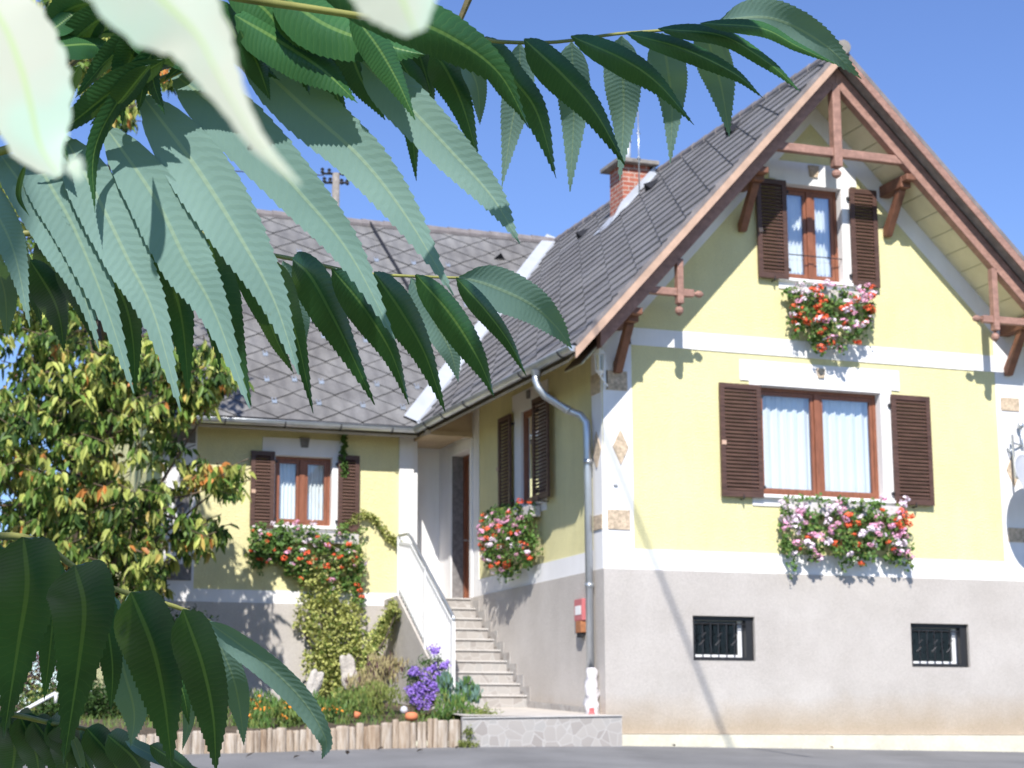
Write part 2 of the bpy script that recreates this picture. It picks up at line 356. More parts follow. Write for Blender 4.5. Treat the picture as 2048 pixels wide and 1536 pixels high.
def adopt(o, parent):
    o.parent = parent; o.matrix_parent_inverse = world_of(parent).inverted()
def empty(name, loc, label=None, cat=None, group=None, parent=None):
    o = bpy.data.objects.new(name, None); o.location = loc; o.empty_display_size = .1; COL.objects.link(o)
    if parent is not None: adopt(o, parent)
    tag(o, label, cat, group); return o
def tag(o, label=None, cat=None, group=None, kind=None):
    if label: o['label'] = label
    if cat: o['category'] = cat
    if group: o['group'] = group
    if kind: o['kind'] = kind
    return o
V = Vector
def rv(s=1.): return V((random.uniform(-1, 1), random.uniform(-1, 1), random.uniform(-1, 1)))*s
def inball(): 
    while True:
        p = rv()
        if p.length <= 1: return p
# ------------------------------------------------------------------ terrain
def street_z(x, y):
    """height of the street, which falls away from the house towards the camera"""
    yy = -.6-y
    side = -.018*max(0, min(x, 14))-.012*max(0, min(-x-2, 20))
    return -.185+side-.072*max(0, min(yy, 26))
def grid_sheet(name, xs, ys, zf, mat, dz=0, **k):
    mb = MB(); nx = len(xs)
    for y in ys:
        for x in xs: mb.v.append((x, y, zf(x, y)+dz))
    for j in range(len(ys)-1):
        for i in range(nx-1): mb.f.append((j*nx+i, j*nx+i+1, (j+1)*nx+i+1, (j+1)*nx+i)); mb.m.append(0)
    return mb.build(name, mat, smooth=True, solid=False, **k)
def gz(x, y):
    if y < -.6: return street_z(x, y)-.02
    return street_z(x, -.6)-.02+min(.03, .01*(y+.6))
M['lawn'] = simple('lawn', (.16, .19, .06), .95, var=.35, vs=1.5, bs=30, bst=.8, bd=.03, fine=.4, fs=25)
X_ = [-400, -150, -60, -30, -20]+[-15+i for i in range(36)]+[30, 60, 150, 400]
Y_ = [-400, -150, -60, -40, -30]+[-27+i for i in range(26)]+[-.6, 0, 3, 8, 15, 30, 60, 150, 500]
o = grid_sheet('ground', X_, Y_, gz, M['lawn'], kind='structure')
Xs = [-60, -40, -25]+[-15+i for i in range(36)]+[30, 60]
o = grid_sheet('road', Xs, [-20.5, -18, -15, -12, -9, -6, -4, -2.5, -1.5, -.9, -.6], lambda x, y: street_z(x, y), M['asphalt'], kind='structure')
# ------------------------------------------------------------------ the house
RX, RZ, ML, MR = 3.3, 9.36, 1.107, .99
VY = -.95                                   # verge
WY, WEY, RY = 6.3, 5.81, 9.87               # wing wall, wing eave, wing ridge
EX = -.76                                   # main eave
HW = 6.74
house = empty('house', (3.3, 3, 0), 'yellow and white gabled house with grey tiled roofs, brown shutters and timber gable truss', 'house')
G = lambda u, v, w_: V((u, -w_, v))         # gable wall frame
S = lambda u, v, w_: V((-w_, u, v))         # stair side wall frame (u = Y)
W = lambda u, v, w_: V((u, WY-w_, v))       # wing front
B = lambda u, v, w_: V((u, 6.95-w_, v))     # back of the porch
def rect(u0, v0, u1, v1): return [(u0, v0), (u1, v0), (u1, v1), (u0, v1)]
def ztop(x): return (RZ-ML*(RX-x) if x < RX else RZ-MR*(x-RX))
PT = 2.1; PTW = 2.03
# openings
gw1 = (2.36, 3.18, 4.27, 4.70); gw2 = (2.85, 6.26, 3.76, 7.65); cb1 = (1.24, .92, 2.16, 1.51); cb2 = (4.58, .87, 5.52, 1.47)
sw = (2.33, 3.28, 3.06, 4.70); dr = (5.36, 2.12, 6.28, 4.50)
ww = (-2.97, 3.27, -2.03, 4.38)
mb = MB()
top = [(0, PT-.1), (HW, PT-.1), (HW, ztop(HW)-.3), (RX, RZ-.3), (0, ztop(0)-.3)]
mb.slab(top, [rect(*gw1), rect(*gw2)], -.32, 0, G)
mb.build('wall', M['yellow'], house, label='yellow roughcast gable wall')
mb = MB(); mb.slab([(.32, PT-.1), (4.96, PT-.1), (4.96, 5.3), (.32, 5.3)], [rect(*sw)], -.3, 0, S); mb.build('wall', M['yellow'], house, label='yellow side wall above the stairs')
mb = MB(); mb.slab([(4.96, 2.06), (6.95, 2.06), (6.95, 5.3), (4.96, 5.3)], [[(dr[0], 2.1), (dr[2], 2.1), (dr[2], dr[3]), (dr[0], dr[3])]], -.3, .012, S); mb.build('wall', M['white'], house, label='white wall around the house door')
mb = MB(); mb.slab([(-.68, 2.05), (-.012, 2.05), (-.012, 5.3), (-.68, 5.3)], [], -.2, 0, B); mb.box((-.68, WY, 2.05), (-.60, 6.95, 5.3)) ; mb.build('wall', M['white'], house, label='white back wall of the porch recess')
mb = MB(); mb.slab([(-4.75, PTW-.05), (-.68, PTW-.05), (-.68, 5.25), (-4.75, 5.25)], [rect(*ww)], -.3, 0, W)
mb.box((-4.75, WY+.3, .3), (-4.45, 13.2, 5.25)); mb.build('wall', M['yellow'], house, label='yellow front wall of the side wing')
mb = MB(); mb.box((HW-.3, .32, 0), (HW, 13, ztop(HW)-.35)); mb.box((0, 7.1, 0), (.3, 13, 5.2)); mb.box((-4.75, 13, 0), (HW, 13.3, 5.2)); mb.build('wall', M['yellow'], house, label='yellow rear walls')
# plinth
mb = MB(); mb.slab([(-.03, -.03), (HW+.03, -.06), (HW+.03, PT), (-.03, PT)], [rect(*cb1), rect(*cb2)], -.35, .03, G); mb.build('plinth', M['plinth'], house)
mb = MB(); mb.slab([(.355, -.1), (6.95, -.1), (6.95, 2.08), (5.36, 2.08), (5.20, 2.11), (.355, PT)], [], -.35, .03, S); mb.build('plinth', M['plinth'], house)
mb = MB(); mb.slab([(-4.78, -.2), (-.7, -.2), (-.7, PTW), (-4.78, PTW)], [], -.35, .03, W); mb.build('plinth', M['plinth'], house)
mb = MB(); mb.slab([(-.03, -.36), (HW+.12, -.5), (HW+.12, -.066), (-.03, -.036)], [], -.2, .085, G); mb.box((HW+.03, .06, -.5), (HW+.10, 8, 2)) ; mb.build('footing', M['kerb'], house, bevel=.012)
# white bands
mb = MB()
T = .014
mb.slab(rect(0, PT, HW, PT+.27), [], 0.001, T, G)                       # band above plinth
mb.slab(rect(.40, 5.13, 6.20, 5.37), [], 0.001, T, G)                   # storey band
cn = [(0, PT+.27), (.42, PT+.27), (.42, ztop(.42)-.42), (0, ztop(0)-.42)]
mb.slab(cn, [rect(.045, 4.50, .345, 4.74), rect(.0449, 2.63, .3451, 2.87)], 0.001, T, G)
cr = [(6.20, PT+.27), (HW, PT+.27), (HW, ztop(HW)-.42), (6.20, ztop(6.20)-.42)]
mb.slab(cr, [], 0.001, T, G)
# rake strips along the soffit
for x0, x1, m_ in ((.42, RX, ML), (RX, 6.20, -MR)):
    z0, z1 = ztop(x0)-.42, ztop(x1)-.42
    mb.slab([(x0, z0-.36), (x1, z1-.36), (x1, z1), (x0, z0)], [], 0.001, T-.002, G)
# window surrounds, upper with stepped ears that run into the rake strip
def surround(fr, o_, b, topx, holes=True, ear=.14, key=None):
    u0, v0, u1, v1 = o_
    mb.slab([(u0-b, v0-.16), (u1+b, v0-.16), (u1+b, v1+.05), (u1+b+ear, v1+.05), (u1+b+ear, v1+topx), (u0-b-ear, v1+topx), (u0-b-ear, v1+.05), (u0-b, v1+.05)], [rect(*o_)], .002, T+.003, fr)
surround(G, gw1, .17, .34); surround(G, gw2, .15, .33, ear=.10)
mb.build('trim_band', M['white'], house)
mb = MB(); surround(S, sw, .28, .30, ear=.08)
mb.slab(rect(.35, PT, 4.96, PT+.27), [], .001, T, S)
mb.slab(rect(.02, PT, .35, 5.2), [], -.02, T, S)
mb.build('trim_band', M['white'], house)
mb = MB(); surround(W, ww, .13, .28, ear=.08); mb.slab(rect(-4.22, PTW, -.92, PTW+.2), [], .001, T, W); mb.slab(rect(-.92, PTW, -.68, 5.2), [], .001, .05, W); mb.slab(rect(-4.75, PTW, -4.22, 5.2), [], .001, T, W)
mb.build('trim_band', M['white'], house)
# stone patches set in the corners, and keystones
def patch(fr, poly, mat='stonepatch', d=.03):
    m_ = MB(); m_.slab(poly, [], .002, d, fr); m_.build('stone_inlay', M[mat], house, bevel=.008)
def dia(u, v, a, b): return [(u-a, v), (u, v-b), (u+a, v), (u, v+b)]
patch(G, rect(.04, 4.49, .35, 4.75)); patch(G, rect(.04, 2.62, .36, 2.88)); patch(G, dia(.24, 3.72, .115, .24))
patch(G, rect(6.27, 4.57, 6.58, 4.76)); patch(G, rect(6.27, 2.66, 6.58, 2.86)); patch(G, dia(6.42, 3.70, .12, .24))
patch(S, rect(.03, 4.46, .34, 4.73)); patch(S, rect(.03, 2.63, .30, 2.82)); patch(S, dia(.18, 3.70, .14, .25))
patch(W, rect(-4.70, 4.50, -4.25, 4.72), 'greystone', .03); patch(W, dia(-4.42, 3.60, .16, .26), 'greystone'); patch(W, rect(-4.66, 2.35, -4.26, 2.6), 'greystone')
def key(fr, u, v, s, mat): patch(fr, [(u-s*.7, v-s), (u+s*.7, v-s), (u+s, v+s), (u-s, v+s)], mat, .045)
key(G, 3.31, 4.92, .065, 'stonepatch'); key(G, 3.31, 7.86, .085, 'stonepatch'); key(S, 2.70, 4.90, .06, 'greystone'); key(W, -2.5, 4.60, .08, 'greystone')
# ---- windows
def window(fr, o_, n, depth=.13, label=None, mid=.09, curtains=True):
    u0, v0, u1, v1 = o_; m_ = MB()
    root = None
    t = .055
    m_.slab(rect(u0, v0, u1, v1), [rect(u0+t, v0+t, u1-t, v1-t)], -depth-.07, -depth, fr)
    if n == 2:
        c = (u0+u1)/2; m_.box((c-mid/2, v0+t, -depth-.05), (c+mid/2, v1-t, -depth+.012), fr)
    root = m_.build('window', M['frame'], house, bevel=.004, label=label)
    wd = (u1-u0-2*t-(mid if n == 2 else 0))/n
    for k in range(n):
        a = u0+t+k*(wd+(mid if n == 2 else 0)); b = a+wd
        q = MB(); q.slab(rect(a+.004, v0+t+.004, b-.004, v1-t-.004), [rect(a+.05, v0+t+.055, b-.05, v1-t-.055)], -depth-.055, -depth-.008, fr); q.build('casement', M['frame'], root, bevel=.004)
        q = MB(); q.slab(rect(a+.045, v0+t+.05, b-.045, v1-t-.05), [], -depth-.034, -depth-.030, fr); q.build('pane', M['glass'], root)
        if curtains:
            q = MB(); N = 60
            for i in range(N+1):
                uu = a+(b-a)*i/N; fo = .022*math.sin(i*.62+k)+.012*math.sin(i*1.7+2*k)
                for vv in (v0+.02, (v0+v1)/2, v1-.02): q.v.append(tuple(fr(uu, vv, -depth-.13+fo*(1.2 if vv < v1-.1 else .6))))
            for i in range(N):
                for j in range(2): q.f.append((i*3+j, i*3+j+1, (i+1)*3+j+1, (i+1)*3+j)); q.m.append(0)
            q.build('curtain', M['curtain'], root, smooth=True, solid=False)
    q = MB(); q.slab(rect(u0+.0005, v0+.0005, u1-.0005, v1-.0005), [rect(u0+.006, v0+.006, u1-.006, v1-.006)], -depth+.001, .001, fr); q.build('reveal', M['white'], root)
    # dark room behind the opening
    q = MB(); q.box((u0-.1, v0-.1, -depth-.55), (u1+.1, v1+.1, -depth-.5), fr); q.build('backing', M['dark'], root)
    return root
w1 = window(G, gw1, 2, label='wide two-light window in the gable'); w2 = window(G, gw2, 2, label='narrow attic window')
w3 = window(S, sw, 1, .025, label='narrow window above the stairs'); w4 = window(W, ww, 2, .10, label='small window of the side wing')
for win_, fr, o_ in ((w1, G, gw1), (w2, G, gw2), (w3, S, sw), (w4, W, ww)):
    q = MB(); q.box((o_[0]-.17, o_[1]-.05, -.12), (o_[2]+.17, o_[1]-.012, .08), fr); q.build('window_sill', M['paint'], win_, bevel=.006)
# security bar of the attic window
q = MB(); q.tube([G(2.86, 6.62, -.03), G(3.75, 6.62, -.03)], .008, 6); q.build('safety_bar', M['iron'], w2)
# ---- shutters
def shutter(fr, u0, v0, u1, v1, wo=.05, label=None, latch=True, hinge_left=True):
    m_ = MB(); t = .07; d = .035
    m_.slab(rect(u0, v0, u1, v1), [rect(u0+t, v0+t+.01, u1-t, v1-t)], wo, wo+d, fr)
    n = int((v1-v0-2*t)/.052)
    for k in range(n):
        z = v0+t+.012+(v1-v0-2*t-.012)*(k+.5)/n
        ps = [fr(u, z+dz, wo+ww_) for u in (u0+t-.01, u1-t+.01) for dz, ww_ in ((-.022, .034), (-.016, .036), (.026, .008), (.020, .004))]
        m_.add(ps, [(0, 1, 2, 3), (7, 6, 5, 4), (0, 4, 5, 1), (1, 5, 6, 2), (2, 6, 7, 3), (3, 7, 4, 0)])
    ob = m_.build('shutter', M['brown'], house, label=label)
    q = MB()
    hu = u1 if hinge_left else u0
    for zz in (v0+.15, v1-.15):
        q.box((hu-.03, zz-.02, .02), (hu+.05, zz+.02, wo+.01), fr)
    q.build('hinge', M['iron'], ob)
    if latch:
        q = MB(); uu = u0+.03 if hinge_left else u1-.03; zc = v0+(v1-v0)*.47; q.box((uu-.02, zc-.03, wo+d), (uu+.045, zc+.03, wo+d+.015), fr); q.build('latch', M['ledge'], ob)
    q = MB(); uc = (u0+u1)/2; q.tube([fr(uc, v0-.03, 0), fr(uc, v0-.03, wo+.06), fr(uc, v0+.03, wo+.06)], .009, 6); q.build('holder', M['iron'], ob)
    return ob
shutter(G, 1.70, 3.12, 2.33, 4.68); shutter(G, 4.40, 3.12, 5.03, 4.68, hinge_left=False, latch=False)
shutter(G, 2.36, 6.22, 2.83, 7.66); shutter(G, 3.86, 6.22, 4.30, 7.66, hinge_left=False, latch=False)
shutter(S, 1.68, 3.26, 2.30, 4.74, .10, latch=False); shutter(S, 3.36, 3.26, 3.88, 4.72, .05, hinge_left=False)
shutter(W, -3.37, 3.20, -2.99, 4.42); shutter(W, -2.01+.06, 3.20, -1.60, 4.42, hinge_left=False, latch=False)
# ---- basement windows
for k, o_ in enumerate((cb1, cb2)):
    u0, v0, u1, v1 = o_; m_ = MB()
    m_.slab(rect(u0, v0, u1, v1), [rect(u0+.05, v0+.05, u1-.11, v1-.05)], -.16, -.02, G)
    bw = m_.build('window', M['black'], house, label='small barred basement window')
    q = MB(); q.slab(rect(u0+.05, v0+.05, u1-.11, v1-.05), [rect(u0+.055, v0+.085, u1-.18, v1-.055)], -.15, -.12, G); q.build('inner_frame', M['paint'], bw)
    q = MB(); q.slab(rect(u0+.05, v0+.07, u1-.15, v1-.05), [], -.145, -.14, G); q.build('pane', M['glassd'], bw)
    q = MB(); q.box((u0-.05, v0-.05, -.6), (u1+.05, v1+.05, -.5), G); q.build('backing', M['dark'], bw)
    q = MB(); nb = 6
    for j in range(nb+1):
        uu = u0+.06+(u1-.19-u0-.02)*j/nb; q.tube([G(uu, v0+.03, -.05), G(uu, v1-.08, -.05)], .008, 5)
        if j in (1, 3, 5): q.tube([G(uu-.05, (v0+v1)/2-.09, -.05), G(uu+.02, (v0+v1)/2-.02, -.04), G(uu-.02, (v0+v1)/2+.02, -.04), G(uu+.05, (v0+v1)/2+.08, -.05)], .009, 5)
    q.tube([G(u0+.03, v1-.10, -.05), G(u1-.08, v1-.10, -.05)], .008, 5)
    q.build('grille', M['iron'], bw)
# ---- door
q = MB(); q.slab([(dr[0]-.12, 2.11), (dr[2]+.12, 2.11), (dr[2]+.12, dr[3]+.14), (dr[0]-.12, dr[3]+.14)], [rect(dr[0], 2.111, dr[2], dr[3])], .013, .03, S); dfr = q.build('door_surround', M['white'], house)
q = MB(); q.slab(rect(dr[0], 2.12, dr[2], dr[3]), [rect(dr[0]+.08, 2.121, dr[2]-.08, dr[3]-.08)], -.26, -.18, S)
for k in range(7): 
    a = dr[0]+.085+(dr[2]-dr[0]-.17)*k/7; q.box((a+.004, 2.13, -.245), (a+(dr[2]-dr[0]-.17)/7-.004, dr[3]-.085, -.215), S)
q.box((dr[0]+.09, 3.0, -.216), (dr[2]-.09, 3.08, -.20), S); door = q.build('door', M['frame'], house, label='dark brown boarded house door')
q = MB(); q.box((dr[2]-.010, 2.12, -.178), (dr[2]-.002, dr[3]-.002, .01), S); q.build('stone_reveal', M['greystone'], door)
q = MB(); q.tube([S(6.1, 3.1, -.2), S(6.1, 3.1, -.14), S(6.0, 3.1, -.14)], .012, 6); q.build('handle', M['zinc'], door)
# ---- porch ceiling
q = MB(); q.box((-.78, 5.25, 4.66), (-.013, 5.33, 4.74)); q.box((-.66, 5.33, 4.72), (-.013, 6.93, 4.76)); q.build('porch_ceiling', M['tanboard'], house)
q = MB(); q.prism([(-.72, 5.27, 4.74), (-.013, 5.27, 4.74), (-.013, 5.27, 5.3), (-.64, 5.27, 4.84)], (0, .03, 0)); q.build('porch_gable_board', M['tanboard'], house)
# ------------------------------------------------------------------ roofs
def clip(poly, a, b, c):            # keep a*x+b*y<=c
    out = []
    for i in range(len(poly)):
        p, q = poly[i], poly[(i+1) % len(poly)]; dp = a*p[0]+b*p[1]-c; dq = a*q[0]+b*q[1]-c
        if dp <= 0: out.append(p)
        if dp*dq < 0: t = dp/(dp-dq); out.append((p[0]+(q[0]-p[0])*t, p[1]+(q[1]-p[1])*t))
    return out
def tiles(O, ud, sd, region, A, Bh, mat, name, ofs=(0, 0), tip=.042):
    """diamond slates, half-diagonals A (along the eave) and Bh (up the slope), each tipped so its lower tip lies on its neighbours"""
    nrm = ud.cross(sd).normalized()
    if nrm.z < 0: nrm = -nrm
    us = [p[0] for p in region]; ss = [p[1] for p in region]
    half = []
    cx, cy = sum(us)/len(us), sum(ss)/len(ss)
    for i in range(len(region)):
        p, q = region[i], region[(i+1) % len(region)]; a, b = q[1]-p[1], -(q[0]-p[0]); c = a*p[0]+b*p[1]
        if a*cx+b*cy > c: a, b, c = -a, -b, -c
        half.append((a, b, c))
    mb = MB(); mb.uv = []
    j = int(min(ss)/Bh)-2
    while j*Bh < max(ss)+2*Bh:
        i = int(min(us)/(2*A))-2
        while i*2*A < max(us)+2*A:
            cu = i*2*A+(A if j % 2 else 0)+ofs[0]; cs = j*Bh+ofs[1]; i += 1
            g = .004
            poly = [(cu-A+g, cs), (cu, cs-Bh+g), (cu+A-g, cs), (cu, cs+Bh-g)]
            for h in half:
                poly = clip(poly, *h)
                if len(poly) < 3: break
            if len(poly) < 3: continue
            jt = random.uniform(-.003, .003); rise = tip+random.uniform(-.004, .006)
            hf = lambda p: .008+jt+rise*(cs+Bh-p[1])/(2*Bh)
            tp = [O+ud*p[0]+sd*p[1]+nrm*hf(p) for p in poly]; bt = [O+ud*p[0]+sd*p[1]+nrm*(-.006) for p in poly]
            k = len(poly); o_ = len(mb.v); mb.v += [tuple(p) for p in tp+bt]
            mb.f.append(tuple(range(o_, o_+k))); mb.m.append(0); mb.uv.append([((p[0]-cu), p[1]-cs) for p in poly])
            for e in range(k):
                mb.f.append((o_+e, o_+k+e, o_+k+(e+1) % k, o_+(e+1) % k)); mb.m.append(0); mb.uv.append([(0, 0)]*4)
        j += 1
    return mb.build(name, mat, house, solid=False)
TH = .10
def roofslab(poly, mat='soffit', th=TH, name='roof_boarding'):
    mb = MB(); mb.prism([V(p)+V((0, 0, -.012)) for p in poly], (0, 0, -th)); return mb.build(name, M[mat], house)
EZ = RZ-ML*(RX-EX)
VB = (RX, RY)                                 # valley top in plan
roofslab([(EX, VY, EZ), (EX, WEY, EZ), (RX, RY, RZ), (RX, VY, RZ)], 'joint')
RE = HW+.62; REZ = RZ-MR*(RE-RX)
roofslab([(RX, VY, RZ), (RX, 13.9, RZ), (RE, 13.9, REZ), (RE, VY, REZ)], 'joint')
WL = -5.25
roofslab([(WL, WEY, EZ), (EX, WEY, EZ), (RX, RY, RZ), (WL, RY, RZ)], 'joint')
roofslab([(WL, RY, RZ), (RX, RY, RZ), (RX, 13.95, EZ), (WL, 13.95, EZ)], 'joint')
sl = math.sqrt(1+ML*ML); nl = V((1, 0, ML))/sl; slen = (RX-EX)*sl
u_ = V((0, 1, 0)); O_ = V((EX, VY, EZ))
vs_ = (WEY-VY); vt = (RY-VY)
tiles(O_, u_, nl, [(0, 0), (vs_, 0), (vt, slen), (0, slen)], .45, .27, M['tile_main'], 'roof', (.1, .05), .045)
O2 = V((EX, WEY, EZ)); wsd = V((0, 1, ML))/sl
tiles(O2, V((1, 0, 0)), wsd, [(WL-EX, 0), (0, 0), (RX-EX, slen), (WL-EX, slen)], .345, .225, M['tile_wing'], 'roof', (.12, .02), .027)
sr = math.sqrt(1+MR*MR); nr = V((-1, 0, MR))/sr
tiles(V((RE, VY, REZ)), V((0, 1, 0)), nr, [(0, 0), (14.8, 0), (14.8, (RE-RX)*sr), (0, (RE-RX)*sr)], .315, .235, M['tile_main'], 'roof')
# ridges
def ridge(a, b, name='ridge_cap', r=.10, n=None):
    a = V(a); b = V(b); L = (b-a).length; n = n or int(L/.42); mb = MB()
    for k in range(n):
        p = a.lerp(b, k/n); q = a.lerp(b, (k+1.08)/n); mb.tube([p, q], [r*1.12, r*.95], 12)
    mb.build(name, M['ridge'], house, smooth=False)
ridge((RX, VY-.02, RZ+.0), (RX, 13.8, RZ+.0), r=.085); ridge((WL, RY, RZ-.005), (RX-.1, RY, RZ-.005), r=.10)
q = MB(); q.lathe((RX, VY-.03, RZ+.02), [(0.0, -.06), (.10, -.05), (.115, 0), (.10, .05), (0, .06)], 12, (0, 1, 0)); q.build('ridge_end', M['concrete'], house)
# valley metal
vd = V((RX-EX, RY-WEY, RZ-EZ)); vdn = vd.normalized(); a0 = V((EX, WEY, EZ)); b0 = V((RX, RY, RZ))
n1 = V((-ML, 0, 1)).normalized(); n2 = V((0, -ML, 1)).normalized()
d1 = vdn.cross(n1).normalized(); d1 = d1 if d1.y < 0 else -d1      # on the main roof, towards the verge
d2 = vdn.cross(n2).normalized(); d2 = d2 if d2.x < 0 else -d2      # on the wing roof, towards the left
mb = MB(); lift1 = n1*.085; lift2 = n2*.055; wv1, wv2 = .04, .24
pa, pb = a0+V((0, 0, .10)), b0+V((0, 0, .10))
mb.add([pa, pb, pb+d1*wv1, pa+d1*wv1, pa-V((0, 0, .03)), pb-V((0, 0, .03)), pb+d1*wv1-n1*.08, pa+d1*wv1-n1*.08], [(0, 1, 2, 3), (3, 2, 6, 7), (0, 3, 7, 4)])
mb.add([pa, pb, pb+d2*wv2*.8, pa+d2*wv2, pb+d2*wv2*.8-n2*.09, pa+d2*wv2-n2*.09], [(0, 1, 2, 3), (3, 2, 4, 5)])
mb.build('valley_flashing', M['lightmetal'], house, solid=False)
# snow hooks and vents on the wing roof
hooks = [(532, 759), (641, 764), (587, 759+0), (752, 769), (832, 774), (547, 802), (636, 806), (724, 811), (804, 815), (645, 673), (729, 681), (808, 684), (529, 708), (751, 520), (825, 526), (894, 531), (970, 538), (597, 504), (930, 610), (555, 602), (690, 598)]
for hx, hy in hooks:
    mb = MB()
    # intersect with the wing roof plane z = EZ + ML*(y-WEY)
    dr_ = FW + RT*((hx-1024)/FPX) - UP*((hy-768)/FPX); k = (EZ-ML*WEY+ML*CAM.y-CAM.z)/(dr_.z-ML*dr_.y); p = CAM+dr_*k
    for s_ in (-.03, .03): mb.bar(p+V((s_, 0, .05)), p+V((s_, 0, .05))-wsd*.10, .018, .02)
    mb.bar(p+V((-.04, 0, .055))-wsd*.10, p+V((.04, 0, .055))-wsd*.10, .02, .05)
    mb.build('snow_hook', M['zinc'], house)
def vent(p, ud, sd, nn):
    q = MB(); a = p-ud*.11; b = p+ud*.11; c = p+sd*.02+nn*.13; d = p+sd*.30
    q.add([a, b, c, d], [(0, 2, 3), (1, 3, 2), (0, 3, 1)], 0); q.add([a+sd*.01, b+sd*.01, c+sd*.01], [(0, 1, 2)], 1); q.build('roof_vent', [M['tile_wing'] if abs(ud.x) > .5 else M['black'], M['dark']], house, solid=False)
def onplane(px, py, n, p0):
    dr_ = FW + RT*((px-1024)/FPX) - UP*((py-768)/FPX); return CAM+dr_*((p0-CAM).dot(n)/dr_.dot(n))
vent(onplane(998, 522, n2, a0)+n2*.04, V((1, 0, 0)), wsd, n2)
for px, py in ((1163, 480), (1300, 384), (1462, 272)): vent(onplane(px, py, n1, a0)+n1*.04, V((0, -1, 0)), nl, n1)
q = MB(); c_ = onplane(630, 645, n2, a0)+n2*.06; q.box((c_.x-.09, c_.y-.06, c_.z-.05), (c_.x+.09, c_.y+.06, c_.z+.08)); q.build('roof_vent', M['lightmetal'], house, bevel=.01)
q = MB(); l0 = onplane(737, 449, n2, a0)+n2*.08; l1 = onplane(850, 640, n2, a0)+n2*.08; q.tube([l0, l1], .022, 6); q.build('shadow_rod', M['iron'], house)  # dark rod laid on the tiles in place of a cable's shadow
# verge: boards, outer soffit, truss
def rp(x, dz, y): return V((x, y, ztop(x)+dz))
def rakebar(x0, x1, dtop, dbot, y0, y1, name, mat, label=None, bevel=0):
    mb = MB(); poly = [rp(x0, dtop, y0), rp(x1, dtop, y0), rp(x1, dbot, y0), rp(x0, dbot, y0)]; mb.prism(poly, (0, y1-y0, 0)); return mb.build(name, M[mat], house, bevel=bevel, label=label)
rakebar(EX-.02, RX, -.03, -.17, VY-.025, VY, 'bargeboard', 'ledge'); rakebar(RX, RE+.02, -.03, -.17, VY-.025, VY, 'bargeboard', 'beam')
rakebar(EX, RX-.01, .05, -.028, VY-.028, VY-.003, 'verge_trim', 'ridge'); rakebar(RX+.01, RE, .05, -.028, VY-.028, VY-.003, 'verge_trim', 'ridge')
rakebar(EX+.02, RX-.02, -.125, -.145, VY+.002, -.76, 'verge_soffit', 'concrete'); rakebar(RX+.02, RE, -.125, -.145, VY+.002, -.76, 'verge_soffit', 'concrete')
for s_ in (-1, 1):
    x1 = RX+s_*(RX-EX-.42 if s_ < 0 else RE-RX-.3)
    a, b = (x1, RX) if s_ < 0 else (RX, x1)
    rakebar(a, b, -.15, -.45, -.75, -.61, 'truss_rafter', 'beam', bevel=.008)
# soffit boards between rafter and wall, each board a strip
for s_ in (-1, 1):
    mb = MB(); x = .03; end = 3.85
    while x < end:
        xa, xb = RX+s_*x, RX+s_*min(x+.235, end)
        a, b = min(xa, xb), max(xa, xb)
        poly = [rp(a+.006, -.405, -.61), rp(b-.006, -.405, -.61), rp(b-.006, -.43, -.61), rp(a+.006, -.43, -.61)]; mb.prism(poly, (0, .60, 0)); x += .235
    mb.build('soffit', M['soffit'], house)
    a, b = (RX-3.85, RX-.03) if s_ < 0 else (RX+.03, RX+3.85)
    rakebar(a, b, -.38, -.404, -.61, -.01, 'soffit_backing', 'joint')
# side eaves soffit
mb = MB(); mb.prism([(EX+.03, -.6, EZ-.13), (-.003, -.6, EZ-.13+.7*ML), (-.003, -.6, EZ-.17+.7*ML), (EX+.03, -.6, EZ-.17)], (0, 6.4, 0)); mb.build('soffit', M['tanboard'], house)
mb = MB(); mb.prism([(WL+.1, WEY+.03, EZ-.13), (WL+.1, WY-.003, EZ-.13+.46*ML), (WL+.1, WY-.003, EZ-.17+.46*ML), (WL+.1, WEY+.03, EZ-.17)], (4.4, 0, 0)); mb.build('soffit', M['tanboard'], house)
# truss timbers
Yt = -.68
def knob(q, c, ax=(0, 0, -1), s=1.):
    q.lathe(c, [(.045*s, -.02), (.03*s, .0), (.028*s, .03), (.06*s, .05), (.07*s, .085), (.06*s, .12), (.02*s, .15), (0, .16)], 10, ax)
q = MB(); q.box((RX-.065, Yt-.08, 7.72), (RX+.065, Yt+.06, 8.93)); knob(q, (RX, Yt, 7.72)); q.build('king_post', M['beam'], house, bevel=.012)
q = MB(); q.box((RX-1.02, Yt-.055, 7.87), (RX+1.06, Yt+.055, 7.99)); q.build('collar_beam', M['beam'], house, bevel=.01)
for s_ in (-1, 1):
    px_ = RX+s_*2.47; q = MB(); q.box((px_-.045, Yt-.07, 5.57), (px_+.045, Yt+.04, ztop(px_)-.44)); knob(q, (px_, Yt, 5.57), s=.85); q.build('truss_post', M['beam'], house, bevel=.01)
    xo = RX+s_*3.08; xi = RX+s_*2.26; a, b = min(xo, xi), max(xo, xi)
    q = MB(); q.box((a, Yt-.045, 5.68), (b, Yt+.045, 5.78)); knob(q, (xi, Yt, 5.73), (-s_, 0, 0), .7); q.build('truss_tie', M['beam'], house, bevel=.008)
